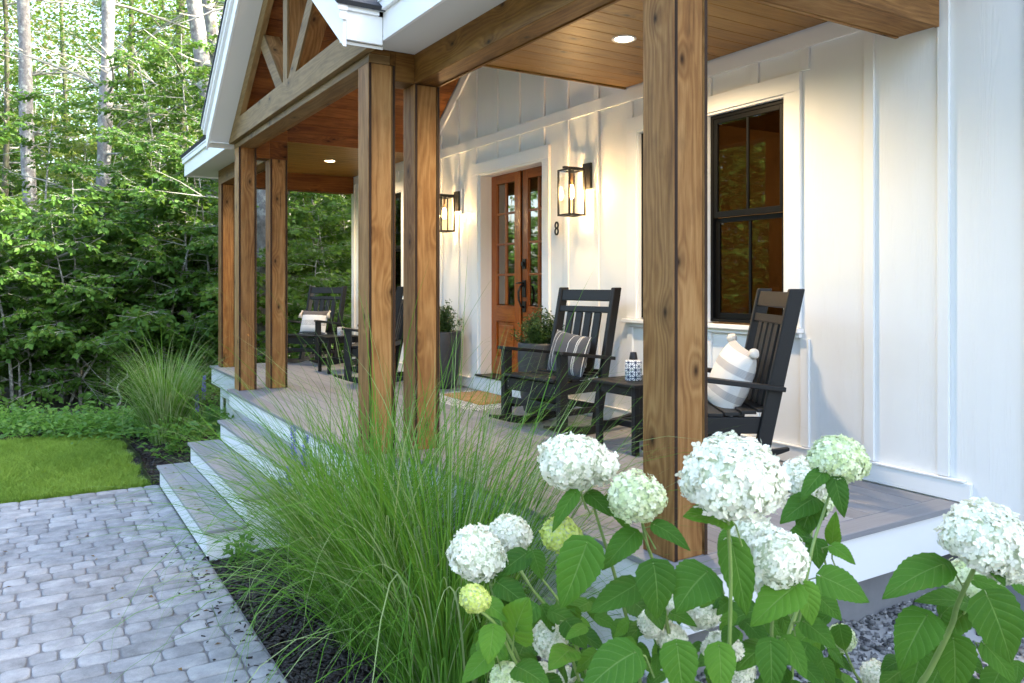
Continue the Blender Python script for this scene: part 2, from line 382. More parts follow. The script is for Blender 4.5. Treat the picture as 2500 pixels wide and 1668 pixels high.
M_bark=bark('grey_pine_bark',(.10,.095,.095),(.22,.215,.215),(.38,.40,.36))
M_barkd=bark('dark_mossy_bark',(.03,.03,.022),(.085,.085,.055),(.06,.085,.03))
M_birch=bark('pale_sapling_bark',(.07,.07,.06),(.26,.26,.23),(.50,.51,.47),2.2)
M_twig=simple('grey_dead_branch',(.27,.27,.24),.85,nscale=8,namp=.4)
def floor_forest():
    m,nt,b=mat('forest_floor_litter'); t=N(nt,'TexCoord'); n=noise(nt,t.outputs['Object'],6,8,.7)
    nt.links.new(ramp(nt,n,[(.35,(.012,.012,.008)),(.55,(.035,.032,.018)),(.7,(.06,.07,.025))]),b.inputs['Base Color']); b.inputs['Roughness'].default_value=1; bump(nt,b,n,1,.05); return m
M_forest=floor_forest()
M_turf=simple('turf_soil',(.055,.085,.018),1,nscale=25,namp=.5,bmp=.6)
M_mulch=simple('black_bark_mulch',(.012,.010,.009),.9,nscale=60,namp=.7,bmp=1)
M_chip=simple('bark_chip',(.022,.016,.013),.75,nscale=30,namp=.7,bmp=.4)
M_joint=simple('grey_joint_sand',(.15,.15,.155),1,nscale=120,namp=.4,bmp=.5)
def pavermat():
    m,nt,b=mat('grey_tumbled_paver'); t=N(nt,'TexCoord'); oi=N(nt,'ObjectInfo')
    g=N(nt,'NewGeometry'); n=noise(nt,g.outputs['Position'],9,6,.65); f=noise(nt,g.outputs['Position'],170,4,.7)
    h=Mth(nt,'ADD',Mth(nt,'MULTIPLY',n,.6),Mth(nt,'ADD',Mth(nt,'MULTIPLY',f,.25),Mth(nt,'MULTIPLY',oi.outputs['Random'],.16)))
    st=noise(nt,g.outputs['Position'],1.7,5,.65); h=Mth(nt,'ADD',h,Mth(nt,'MULTIPLY',Mth(nt,'SUBTRACT',st,.5),.22))
    nt.links.new(ramp(nt,h,[(.32,(.17,.172,.175)),(.52,(.295,.297,.302)),(.72,(.45,.448,.445))]),b.inputs['Base Color'])
    b.inputs['Roughness'].default_value=.95; b.inputs['Specular IOR Level'].default_value=.15; bump(nt,b,Mth(nt,'ADD',f,n),.8,.004); return m
M_paver=pavermat()
def stonemat():
    m,nt,b=mat('grey_gravel'); u,v,_=uvxy(nt)
    nt.links.new(ramp(nt,v,[(0,(.06,.06,.062)),(.6,(.20,.20,.20)),(1,(.42,.41,.40))]),b.inputs['Base Color']); b.inputs['Roughness'].default_value=.7; return m
M_stone=stonemat()
print('materials ok')
# ============================================================ ground, paths, beds
GZ=-.75
def sheet(name,x0,x1,y0,y1,z,mat,n=1,h=None,kind='structure'):
    nx=max(1,int((x1-x0)*n)); ny=max(1,int((y1-y0)*n)); g=G()
    xs=np.linspace(x0,x1,nx+1); ys=np.linspace(y0,y1,ny+1)
    zz=lambda x,y: z if h is None else h(x,y)
    V=np.array([(x,y,zz(x,y)) for y in ys for x in xs]); i=np.arange(nx*ny); r=i//nx; c=i%nx
    b=r*(nx+1)+c; Fq=np.stack([b,b+1,b+nx+2,b+nx+1],1)
    UV=V[Fq.ravel()][:,:2]; o=bpy.data.objects.new(name,npmesh(name,V,Fq,mat,UV,smooth=h is not None)); link(o); o['kind']=kind; return o
def sst(a,b,x): t=min(1,max(0,(x-a)/(b-a))); return t*t*(3-2*t)
sheet('ground',-160,120,-120,160,-1.05,M_forest)
def fz(x,y): return -.80+.10*mnoise.noise(Vector((x*.5,y*.5,0)))-.012*max(0,-x-13)
sheet('forest_floor',-60,-11.0,-25,40,0,M_forest,1,fz)
lawn=sheet('lawn',-11.15,-8.12,-9,1.3,-.785,M_turf)
def bedz(x,y): return -.785+.25*sst(-4.4,-2.6,x)*sst(1.15,2.0,y)+.03*sst(1.06,1.3,y)+.022*mnoise.noise(Vector((x*5,y*5,1)))
sheet('mulch_bed',-5.74,-3.1,1.06,4.3,0,M_mulch,14,bedz)
sheet('gravel_bed',-3.1,4,1.06,4.3,0,M_stone,10,bedz)
sheet('mulch_bed',-11.1,-8.10,.98,2.5,0,M_mulch,14,lambda x,y:-.775+.05*sst(1.0,1.5,y)+.02*mnoise.noise(Vector((x*5,y*5,1))))
# pavers: their joints are real gaps over a sand bed
path=sheet('paved_walkway',-8.12,2.2,-9,1.055,-.759,M_joint)
def paver_mesh(l,w,h=.05):
    g=G(); n=5; r=.030; pts=[]
    for cx,cy,a0 in ((w/2-r,l/2-r,0),(-w/2+r,l/2-r,90),(-w/2+r,-l/2+r,180),(w/2-r,-l/2+r,270)):
        for k in range(3):
            a=rad(a0+45*k); j=1+.25*(R_.random()-.5); pts.append((cx+r*j*math.cos(a),cy+r*j*math.sin(a)))
    m=len(pts); ins=lambda p,d:(p[0]*(1-2*d/w),p[1]*(1-2*d/l))
    lay=[[(*p,-h) for p in pts],[(*p,-.007) for p in pts],[(*ins(p,.003),-.002) for p in pts],[(*ins(p,.010),.0005*R_.random()) for p in pts]]
    for L in lay: g.v+=L
    for k in range(3):
        for i in range(m):
            j=(i+1)%m; g.f.append((k*m+i,k*m+j,(k+1)*m+j,(k+1)*m+i)); g.uv+=[(0,0)]*4; g.mi.append(0)
    g.f.append(tuple(3*m+i for i in range(m))); g.uv+=[(0,0)]*m; g.mi.append(0)
    me=g.mesh('paver',M_paver,True); return me
PL=[.135,.195,.255]; PM={l:[paver_mesh(l-.006,.141-.006) for _ in range(3)] for l in PL}
x=-8.03; first=True; npv=0; stuffV=[]
rows=[]
while x<-1.4:
    y=1.05-R_.choice([0,.05,.1])*0
    y=1.05
    k0=R_.choice(PL[:2]); seq=True
    while y>-2.2:
        l=k0 if seq else R_.choice(PL); seq=False
        rows.append((x,y-l/2,l)); y-=l
    x+=.141
vis=[]
for (x,y,l) in rows:
    fw=-ss*x+cc*y; px=1250+F_*(cc*x+ss*y)/fw; py=HY+F_*1.88/fw
    vis.append(((0 if (-60<px<2600 and py<1715) else 10)+abs(px-400)/1000,x,y,l))
vis.sort()
for k,(q,x,y,l) in enumerate(vis[:300]):
    o=bpy.data.objects.new('paver',R_.choice(PM[l])); 
    link(o,path,Matrix.Translation((x+R_.uniform(-.002,.002),y,GZ+R_.uniform(-.003,.003)))@Matrix.Rotation(R_.uniform(-.008,.008)+R_.choice([0,math.pi]),4,'Z')@Matrix.Rotation(R_.uniform(-.006,.006),4,'X'))
V=[];Fq=[]
for (q,x,y,l) in vis[300:]:
    w=.067;b=len(V); a=l/2-.0035
    V+=[(x-w,y-a,GZ-.02),(x+w,y-a,GZ-.02),(x+w,y+a,GZ-.02),(x-w,y+a,GZ-.02),(x-w+.006,y-a+.006,GZ),(x+w-.006,y-a+.006,GZ),(x+w-.006,y+a-.006,GZ),(x-w+.006,y+a-.006,GZ)]
    Fq+=[(b+4,b+5,b+6,b+7)]+[(b+i,b+(i+1)%4,b+4+(i+1)%4,b+4+i) for i in range(4)]
if V:
    o=bpy.data.objects.new('outlying_pavers',npmesh('outlying_pavers',np.array(V),np.array(Fq),M_paver)); link(o,path,W[path.name]); o['kind']='stuff'
# black bed edging strips
for pts,l in ([[(-11.0,1.02),(-11.0,2.3)],'black edging at the far end of the mulch bed by the lawn'],[[(-10.98,1.0),(-10.3,.99),(-9.4,1.03),(-8.7,.99),(-8.13,1.0)],'black edging along the lawn side of the left mulch bed']):
    g=G()
    for (a,b) in zip(pts,pts[1:]):
        d=(Vector((*b,0))-Vector((*a,0))); M=Matrix.Translation((a[0],a[1],-.76))@Matrix.Rotation(math.atan2(d.y,d.x),4,'Z')
        g.box(0,d.length,-.006,.006,-.08,.05,0,M)
    o=wpart('bed_edging',g,M_metalk); tag(o,l,'garden edging')

# ============================================================ farmhouse
house=thing('farmhouse','white board and batten farmhouse with wooden double front door','house',(-6.8,4.2,0))
YW=4.142
def panel(x0,x1,z0,z1,y0=YW,y1=YW+.10): board('siding_panel',x0,x1,y0,y1,z0,z1,M_siding,house,2,0)
DX0,DX1,DZ0,DZ1=-7.42,-6.213,.17,2.285
WC=[-4.14,-9.49]; WH=.725; WZ0,WZ1=.850,2.345
segs=[(-11.32,WC[1]-WH),(WC[1]+WH,DX0),(DX1,WC[0]-WH),(WC[0]+WH,-2.222),(-2.222,-1.0),(-1.0,.22),(.22,1.44),(1.44,2.66),(2.66,4.0)]
for a,b in segs: panel(a,b,-.287,5.3)
for c in WC: panel(c-WH,c+WH,-.287,WZ0); panel(c-WH,c+WH,WZ1,5.3)
panel(DX0,DX1,DZ1,5.3)
board('door_riser_panel',-7.584,-6.097,YW-.03,YW+.1,.0,.150,M_white,house,0,.002)
# side and back of the house, seen from beside only
board('side_wall',-11.32,-11.22,YW+.101,13,-.287,3.4,M_siding,house,2,0)
board('concrete_foundation',-11.3,4.0,YW+.012,YW+.3,-1.05,-.289,M_conc,house,0,0)
board('corner_board',-11.345,-11.23,YW-.024,YW-.001,.0,2.6,M_white,house,2)
board('corner_board',-11.345,-11.322,YW,YW+.12,.0,3.4,M_white,house,2)
bx=[-10.87,-10.45,-10.03,-9.61,-9.19,-8.77,-8.35,-7.915,-7.496,-7.051,-6.621,-6.186,-5.80,-5.356,-4.918,-4.50,-4.06,-3.638,-3.238,-2.797,-2.363,-1.93,-1.5,-1.08,-.65,-.2,.3]
BW=.062; XC=-6.9
def vz(x): return 2.71+.742*(1.93-abs(x-XC))
for i,xr in enumerate(bx):
    x0=xr-BW; spans=[]
    inwin=[c for c in WC if c-.845<xr and x0<c+.845]
    top=2.598 if xr<-2.45 else 5.3
    if inwin: spans=[(.120,.79),(2.462,top)]
    elif -7.6<xr and x0<-6.09: spans=[(2.427,top)]
    else: spans=[(.120,top)] if xr<-2.3 else [(-.28,5.3)]
    if xr>-4.6 and xr<-2.7 and False: pass
    if abs(xr-BW/2-XC)<1.8: spans.append((2.702,vz(x0 if x0<XC-.0 else xr)-.14))
    for a,b in spans:
        if b-a>.05: board('batten',x0,xr,YW-.019,YW-.001,a,b,M_siding,house,2,.002)
board('frieze_board',-11.23,-2.42,YW-.024,YW-.001,2.600,2.700,M_white,house,0,.002)
# rake trim on the wall below the vault
for s in (-1,1):
    ang=math.atan(.742); L=2.45
    g=G(); M=Matrix.Translation((XC+s*1.93,YW-.012,2.71))@Matrix.Rotation(-ang if s<0 else ang-math.pi,4,'Y')
    g.box(0.02,2.38,-.011,.010,(-.118 if s<0 else .012),(-.012 if s<0 else .118),0,M)
    wpart('rake_trim',g,M_white,house,.002)
board('base_trim',-11.32,-7.586,YW-.028,YW-.001,.002,.106,M_white,house,0)
board('base_trim',-6.095,-2.245,YW-.028,YW-.001,.002,.106,M_white,house,0)
board('drip_cap',-11.32,-7.586,YW-.036,YW-.001,.107,.116,M_white,house,0,.001)
board('drip_cap',-6.095,-2.28,YW-.036,YW-.001,.107,.116,M_white,house,0,.001)
board('base_trim',-2.243,4,YW-.02,YW-.001,-.283,-.20,M_white,house,0)
def window(c,lab):
    w=board('window',c-.84,c-.725,YW-.024,YW-.001,.856,2.345,M_white,house,2); w['label']=lab
    P_=lambda n,*a,m=M_white,ax=None,bv=.002: board(n,*a,m,w,ax,bv)
    P_('casing',c+.725,c+.84,YW-.024,YW-.001,.856,2.345,ax=2)
    P_('head_casing',c-.84,c+.84,YW-.026,YW-.001,2.3455,2.46,ax=0)
    P_('sill',c-.858,c+.855,YW-.062,YW-.001,.824,.854,ax=0,bv=.004)
    P_('sill_apron',c-.84,c+.84,YW-.03,YW-.001,.795,.8235,ax=0)
    g=G()
    for a in ((c-.7245,c-.706,.857,2.3275),(c+.706,c+.7245,.857,2.3275),(c-.7245,c+.7245,2.328,2.3445),(c-.041,c+.041,.857,2.3275)): g.box(a[0],a[1],YW-.012,YW+.0998,a[2],a[3])
    wpart('jamb',g,M_white,w,.0015)
    for s in (-1,1):
        x0,x1=(c+.042,c+.705) if s>0 else (c-.705,c-.042)
        g=G(); y0,y1=YW+.016,YW+.075
        g.box(x0,x0+.022,y0,y1,.866,2.325); g.box(x1-.022,x1,y0,y1,.866,2.325); g.box(x0+.022,x1-.022,y0,y1,2.300,2.325); g.box(x0+.022,x1-.022,y0,y1,.866,.886)
        wpart('window_frame',g,M_mull,w,.0015)
        for (z0,z1,y) in ((1.60,2.299,YW+.022),(.887,1.598,YW+.046)):
            a,b=x0+.0225,x1-.0225
            g=G(); g.box(a,a+.036,y,y+.022,z0,z1); g.box(b-.036,b,y,y+.022,z0,z1); g.box(a+.036,b-.036,y,y+.022,z0,z0+.042); g.box(a+.036,b-.036,y,y+.022,z1-.034,z1)
            m_=(a+b)/2; g.box(m_-.009,m_+.009,y+.003,y+.019,z0+.042,z1-.034)
            wpart('sash',g,M_mull,w,.0015)
            for (p,q) in ((a+.036,m_-.009),(m_+.009,b-.036)):
                g=G(); g.box(p,q,y+.010,y+.013,z0+.042,z1-.034); wpart('pane',g,M_pane,w)
window(WC[0],'black double window with white casing right of the door')
window(WC[1],'black double window with white casing left of the door')
# front door
board('door_casing',-7.584,-7.465,YW-.026,YW-.001,.151,2.305,M_white,house,2)
board('door_casing',-6.213,-6.097,YW-.026,YW-.001,.151,2.305,M_white,house,2)
board('door_head_casing',-7.584,-6.097,YW-.028,YW-.001,2.3055,2.427,M_white,house,0)
g=G(); g.box(-7.4645,-7.421,YW-.012,YW+.16,.171,2.2845); g.box(-6.2125,-6.18,YW-.005,YW+.16,.171,2.2845); g.box(-7.4645,-6.18,YW-.012,YW+.16,2.2850,2.3045)
wpart('door_jamb',g,M_white,house,.002)
board('threshold',-7.47,-6.20,YW-.055,YW+.17,.152,.170,M_thr,house,0)
def leaf(x0,x1,lab,knob):
    y0,y1=YW+.125,YW+.165; st=.105; zr=[.91,1.23,1.55,1.87,2.19]
    g=G(); g.box(x0,x0+st,y0,y1,.175,2.283,2); g.box(x1-st,x1,y0,y1,.175,2.283,2)
    for z0,z1 in ((2.19,2.283),(.735,.91),(.175,.365)): g.box(x0+st,x1-st,y0,y1,z0,z1,0)
    L=wpart('door_leaf',g,M_doorw,house,.003); L['label']=lab
    a,b=x0+st,x1-st; m_=(a+b)/2
    board('muntin',m_-.011,m_+.011,y0+.006,y1-.006,.9105,2.1895,M_doorw,L,2)
    for z in zr[1:-1]:
        for p,q in ((a,m_-.0115),(m_+.0115,b)): board('muntin',p,q,y0+.006,y1-.006,z-.011,z+.011,M_doorw,L,0)
    for i in range(4):
        for p,q in ((a+.001,m_-.012),(m_+.012,b-.001)):
            g=G(); g.box(p,q,y0+.018,y0+.022,zr[i]+.012,zr[i+1]-.012); wpart('pane',g,M_paned,L)
            for u,v in ((p,p+.010),(q-.010,q)): board('glazing_bead',u,v,y0+.008,y0+.0175,zr[i]+.012,zr[i+1]-.012,M_doorw,L,2,.002)
    g=G(); g.box(a,b,y0+.020,y0+.032,.3655,.7345,0); g.box(a+.035,b-.035,y0+.008,y0+.0195,.40,.70,0); wpart('raised_panel',g,M_doorw,L,.006)
    if knob:
        for nm,z,h in (('deadbolt',1.335,.10),('handle_plate',1.085,.17),('lower_plate',.905,.11)):
            g=G(); g.box(x0+.016,x0+.074,y0-.014,y0-.001,z-h/2,z+h/2)
            if nm=='deadbolt': g.tube([(x0+.045,y0-.012,1.335),(x0+.045,y0-.035,1.335)],.022,12)
            wpart(nm,g,M_metalk,L,.001)
        g=G()
        g.tube([(x0+.045,y0-.01,1.12),(x0+.045,y0-.055,1.11),(x0+.045,y0-.075,1.05),(x0+.045,y0-.07,.97),(x0+.045,y0-.045,.91),(x0+.045,y0-.012,.90)],.011,8)
        g.tube([(x0+.045,y0-.012,1.14),(x0+.045,y0-.05,1.145),(x0-.03,y0-.052,1.14)],.010,8)
        wpart('handle',g,M_metalk,L,0,True)
leaf(-7.419,-6.842,'left door leaf with eight panes',False)
leaf(-6.792,-6.213,'right door leaf carrying the black handle set',True)
board('astragal',-6.862,-6.812,YW+.112,YW+.1245,.176,2.282,M_doorw,house,2,.004)
board('door_gap',-6.841,-6.793,YW+.150,YW+.16,.176,2.282,M_mull,house,2,0)
# rooms behind the glass
M_roomw=simple('tan_room_wall',(.30,.21,.12),.8,nscale=3,namp=.1)
M_cab=simple('grey_kitchen_cabinet',(.24,.20,.15),.6)
def room(x0,x1,y1):
    g=G(); t=.05
    g.box(x0,x1,y1,y1+t,-.1,2.7); g.box(x0-t,x0,YW+.17,y1,-.1,2.7); g.box(x1,x1+t,YW+.17,y1,-.1,2.7); g.box(x0,x1,YW+.17,y1,-.15,-.1); g.box(x0,x1,YW+.17,y1,2.7,2.75)
    return wpart('room_shell',g,M_roomw,house)
room(-5.6,-2.7,7.2); room(-8.1,-5.75,8.2); room(-10.8,-8.3,7)
cab=thing('kitchen_cabinet','tan kitchen cabinet with black bar pulls seen through the window','cabinet',(-4.9,6.6,-.1))
board('carcass',-5.5,-4.0,6.35,7.1,-.1,.93,M_cab,cab,0); board('worktop',-5.53,-3.97,6.32,7.12,.931,.97,M_thr,cab,0)
for i in range(2):
    for z0,z1 in ((.62,.90),(.30,.60),(-.05,.28)):
        board('drawer_front',-5.48+i*.75,-4.76+i*.75,6.33,6.349,z0,z1,M_cab,cab,0)
        board('drawer_pull',-5.30+i*.75,-4.94+i*.75,6.30,6.312,(z0+z1)/2+.05,(z0+z1)/2+.063,M_metalk,cab,0)

# ============================================================ porch deck and steps
deck=thing('porch_deck','grey taupe board porch deck with white skirting','deck',(-6.9,3,0))
BDW=.139; T=.028
# border boards, then field boards running along the wall
def dk(x0,x1,y0,y1,ax): board('deck_board',x0+.0015,x1-.0015,y0+.0015,y1-.0015,-T,0,M_deck,deck,ax,.004)
YF=2.155; YG=1.835
dk(-2.41,-2.27,YF,YW-.03,1); dk(-11.6,-11.46,YF,YW-.03,1)
for a,b in ((-11.46,-9.2),(-9.2,-8.92)): dk(a,b,YF,YF+BDW,0)
for a,b in ((-4.82,-2.41),): dk(a,b,YF,YF+BDW,0)
for a,b in ((-8.92,-6.7),(-6.7,-4.82)): dk(a,b,YG,YG+BDW,0)
dk(-8.92,-8.78,YG+BDW,YF+BDW,1); dk(-4.96,-4.82,YG+BDW,YF+BDW,1)
for a,b in ((-8.78,-6.6),(-6.6,-4.96)):
    dk(a,b,YG+BDW,YG+2*BDW,0); dk(a,b,YG+2*BDW,YF+BDW,0)
y=YF+BDW; i=0
cuts=[-8.1,-5.4,-9.3,-6.6,-4.2]
while y<YW-.06:
    y2=min(y+BDW,YW-.031); c=cuts[i%5]; c2=c+3.0 if c+3.0<-2.8 else None
    xs=[-11.46,c]+([c2] if c2 else [])+[-2.41]
    for a,b in zip(xs,xs[1:]): dk(a,b,y,y2,0)
    y=y2; i+=1
board('joist_frame',-11.4,-2.45,2.3,YW-.03,-.2,-.032,M_edge,deck,0,0)
SK=lambda *a,ax=0,m=M_deckw,n='skirt_board': board(n,*a,m,deck,ax,.002)
SK(-11.555,-8.90,YF+.024,YF+.046,-.243,-T-.002)
SK(-4.845,-2.318,YF+.024,YF+.046,-.243,-T-.002)
SK(-2.317,-2.295,YF+.024,YW-.03,-.245,-T-.002,ax=1)
SK(-11.578,-11.556,YF+.024,YW-.03,-.245,-T-.002,ax=1)
SK(-8.90,-4.845,YG+.024,YG+.046,-.1875,-T-.002)
SK(-8.902,-8.88,YG+.047,YF+.023,-.243,-T-.002,ax=1); SK(-4.866,-4.844,YG+.047,YF+.023,-.243,-T-.002,ax=1)
# lower panelled skirting
SK(-4.865,-2.42,YF+.050,YF+.07,-.80,-.25,n='lower_skirt_panel'); SK(-5.76,-4.87,YG+.050,YG+.07,-.80,-.19,n='lower_skirt_panel')
for a,b,z0,z1 in ((-11.12,-11.02,-.80,-.245),(-10.55,-8.0,-.80,-.245),(-11.018,-10.552,-.80,-.62),(-11.018,-10.552,-.36,-.245)): SK(a,b,YF+.05,YF+.07,z0,z1,n='lower_skirt_panel')
SK(-11.018,-10.552,YF+.10,YF+.12,-.62,-.36,n='recessed_vent')
board('foundation_wall',-2.52,-2.42,2.30,YW-.03,-1.0,-.25,M_conc,deck,1,0)
steps=thing('porch_steps','three grey wooden steps with white risers below the porch gable','steps',(-6.9,1.4,GZ))
SX0,SX1=-8.07,-5.745
for k,(yf,z) in enumerate(((1.03,-.5625),(1.30,-.375),(1.572,-.1875))):
    yn=(1.30,1.572,1.842)[k]+.023
    ym=yf+.142
    board('tread_board',SX0,SX1,yf,ym-.002,z-T,z,M_deck,steps,0,.006); board('tread_board',SX0,SX1,ym+.002,yn-.002,z-T,z,M_deck,steps,0,.006)
    board('riser',SX0+.03,SX1-.03,yf+.024,yf+.044,(GZ if k==0 else z-.1875+.001),z-T-.001,M_deckw,steps,0,.002)
    for xa,xb in ((SX0+.03,SX0+.055),(SX1-.055,SX1-.03)): board('side_panel',xa,xb,yf+.045,yn+ (.0 if k<2 else -.0)+.02,-.80,z-T-.001,M_deckw,steps,1,.002)

# ============================================================ posts and beams
def post(x0,y0,h,label,grp='square stained posts carrying the porch roof',Wd=.190):
    x1,y1=x0+Wd,y0+Wd; p=thing('porch_post',label,'post',((x0+x1)/2,(y0+y1)/2,0),0,grp); t=.020
    board('front_board',x0,x1,y0,y0+t,.001,h,M_post,p,2,.0025); board('back_board',x0,x1,y1-t,y1,.001,h,M_post,p,2,.0025)
    board('side_board',x1-.026,x1-.006,y0+t+.004,y1-t-.004,.001,h,M_post,p,2,.0025); board('side_board',x0+.006,x0+.026,y0+t+.004,y1-t-.004,.001,h,M_post,p,2,.0025)
    g=G(); g.box(x0+.03,x1-.016,y0+t+.001,y1-t-.001,.001,h,2); wpart('post_core',g,M_edge,p)
    for ya,yb in ((y0+.0035,y0+t-.0005),(y1-t+.0005,y1-.0035)): board('dark_edge_strip',x1+.0002,x1+.0018,ya,yb,.001,h,M_edge,p,2,0)  # thin strips of darker wood along the side edges of both boards
    return p
XR=-4.94; XL=-8.70; PW=.190; YM=2.24; YGP=1.91
post(-2.60,YM,2.49,'nearest stained wooden post, in front of the right window')
post(XR-PW,YGP,2.588,'stained wooden post under the right end of the gable truss')
post(XR-PW,YM,2.488,'stained wooden post just behind the right gable post, left of the door')
post(XL-PW,YGP,2.588,'stained wooden post under the left end of the gable truss')
post(XL-PW,YM,2.488,'stained wooden post just behind the left gable post')
post(-11.43,YM,2.488,'farthest stained wooden post at the left corner of the deck')
def beam(x0,x1,y0,y1,z0,z1,label,ax,m=M_beam):
    b=board('porch_beam',x0,x1,y0,y1,z0,z1,m,None,ax,.004); tag(b,label,'beam',None); return b
def bigbeam(x0,x1,y0,y1,z0,z1,label,ax,m=M_beam):
    """a boxed beam: soffit board between two face boards"""
    b=thing('porch_beam',label,'beam',((x0+x1)/2,(y0+y1)/2,z0)); t=.022
    if ax==0:
        board('face_board',x0,x1,y0,y0+t,z0,z1,m,b,0); board('face_board',x0,x1,y1-t,y1,z0,z1,m,b,0); board('underside_board',x0,x1,y0+t+.001,y1-t-.001,z0+.006,z0+.026,m,b,0)
    else:
        board('face_board',x0,x0+t,y0,y1,z0,z1,m,b,1); board('face_board',x1-t,x1,y0,y1,z0,z1,m,b,1); board('underside_board',x0+t+.001,x1-t-.001,y0,y1,z0+.006,z0+.026,m,b,1)
bigbeam(XR-PW+.001,-2.405,YM,YM+PW,2.49,2.7105,'long stained beam over the porch front, right of the gable',0)
bigbeam(-11.43,XL-.0215,YM,YM+PW,2.49,2.7105,'stained beam over the porch front, left of the gable',0)
bigbeam(-2.655,-2.405,YM+PW+.001,YW-.03,2.49,2.95,'stained end beam from the nearest post back to the wall',1,M_post)
bigbeam(-11.43,-11.24,YM+PW+.001,YW-.03,2.47,2.7105,'stained end beam at the far left end of the porch',1,M_vault)
for x1,l in ((XR,'short dark stained beam linking the two right gable posts'),(XL,'short orange stained beam linking the two left gable posts')):
    b=thing('porch_beam',l,'beam',(x1-PW/2,2.1,2.49)); m=M_beam if x1==XR else M_vault
    board('face_board',x1-PW,x1,YGP+.152,YGP+PW,2.5895,2.684,m,b,1); board('face_board',x1-PW,x1,YGP+PW+.0005,YM-.001,2.489,2.684,m,b,1)
    if x1==XR: board('face_board',x1-.03,x1,YGP+.017,YGP+.1515,2.6486,2.6855,m,b,1)
    if x1==XL: board('face_board',x1-.02,x1,YM-.0005,YM+PW,2.489,2.684,m,b,1)
    ix=x1 if x1==XL else x1-PW; s_=-1 if x1==XL else 1
    board('upper_face_board',*sorted((ix,ix+s_*.02)),YGP+.152,YM+PW,2.6845 if True else 0,2.815,M_vault,b,1)

# gable truss
truss=thing('gable_truss','open timber gable truss with king post and two braces','truss',(XC,1.9,2.6))
board('lower_beam',XL-PW-.02,XR+.001,YGP+.001,YGP+.150,2.5895,2.648,M_gable,truss,0)
board('lower_beam_soffit',XL+.002,XR-PW-.002,YGP+.1505,YGP+PW,2.5895,2.66,M_beam,truss,0)
SL=.75; HS=2.12
def zu(x): return 2.65+SL*(HS-abs(x-XC))
g=G(); z0,z1=2.652,2.865; xb=HS-(z0-2.65)/SL-.012; xt=HS-(z1-2.65)/SL-.012
g.prism([(XC-xb,z0),(XC+xb,z0),(XC+xt,z1),(XC-xt,z1)],1.868,1.925); wpart('chord',g,M_gable,truss,.003)
def slopepoly(s,x_a,x_b,off0,off1):
    """band parallel to the slope between two distances from the middle; off measured straight down from the soffit line"""
    za=lambda d:2.65+SL*(HS-d)
    P=[(XC+s*x_a,za(x_a)-off0),(XC+s*x_b,za(x_b)-off0),(XC+s*x_b,za(x_b)-off1),(XC+s*x_a,za(x_a)-off1)]
    return P if s*(x_b-x_a)>0 and off0>off1 or s*(x_b-x_a)<0 and off0<off1 else P[::-1]
for s in (-1,1):
    za=lambda d:2.65+SL*(HS-d)
    P=[(XC+s*2.098,za(2.098)-.003),(XC+s*.0005,za(0)-.003),(XC+s*.0005,za(0)-.19),(XC+s*1.585,za(1.585)-.19)]
    if s<0: P=P[::-1]
    g=G(); g.prism(P[::-1],1.871,1.9245); wpart('rafter',g,M_gable,truss,.003)
kx0,kx1=XC-.065,XC+.065
g=G(); g.box(kx0,kx1,1.905,1.925,2.866,3.95,2); K=wpart('king_post',g,M_gable,truss,.002)
board('king_post_side',kx0+.004,kx1-.004,1.926,2.075,2.866,3.95,M_post,truss,2,.002)
for s in (-1,1):
    xa,za_=XC+s*.17,2.866; xb_,zb=XC+s*.80,3.45; n=Vector((zb-za_,-(xb_-xa))).normalized()*.072
    for nm,ya,yb,m in (('brace',1.905,1.925,M_gable),('brace_side',1.926,2.06,M_post)):
        k=1 if nm=='brace' else .93
        a=(xa+n.x*k,za_+n.y*k); b=(xb_+n.x*k,zb+n.y*k); c=(xb_-n.x*k,zb-n.y*k); d=(xa-n.x*k,za_-n.y*k)
        # cut the foot level with the chord
        def lvl(p,q,z): t=(z-p[1])/(q[1]-p[1]); return (p[0]+(q[0]-p[0])*t,z)
        a=lvl(a,b,2.866); d=lvl(d,c,2.866)
        P=[a,d,c,b]; ar=sum(P[i][0]*P[(i+1)%4][1]-P[(i+1)%4][0]*P[i][1] for i in range(4))
        if ar<0: P=P[::-1]
        g=G(); g.prism(P,ya,yb); wpart(nm,g,m,truss,.002)

# ceilings: real planks with open seams
ceil=thing('porch_ceiling','stained plank ceiling over the porch with a vaulted middle','ceiling',(-6.9,3.2,2.71))
def planks(x0,x1,y0,y1,z):
    n=round((x1-x0)/.148); w=(x1-x0)/n
    for i in range(n): board('ceiling_plank',x0+i*w+.0015,x0+(i+1)*w-.0015,y0,y1,z,z+.018,M_ceil,ceil,1,.003)
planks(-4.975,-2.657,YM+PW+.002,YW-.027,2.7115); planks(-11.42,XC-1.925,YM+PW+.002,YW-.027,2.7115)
board('ceiling_edge_board',-5.0,-4.977,YM+PW+.002,YW-.027,2.700,2.742,M_ceil,ceil,1); 
g=G()
for s in (-1,1):
    ang=math.atan(.742); n=17; Ls=1.93/math.cos(ang)/n
    for i in range(n):
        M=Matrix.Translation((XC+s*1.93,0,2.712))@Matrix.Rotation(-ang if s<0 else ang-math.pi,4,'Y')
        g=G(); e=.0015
        g.box(i*Ls+e,(i+1)*Ls-e,1.93,YW-.027,(.001 if s<0 else -.019),(.019 if s<0 else -.001),1,M); wpart('ceiling_plank',g,M_vault,ceil,.003)

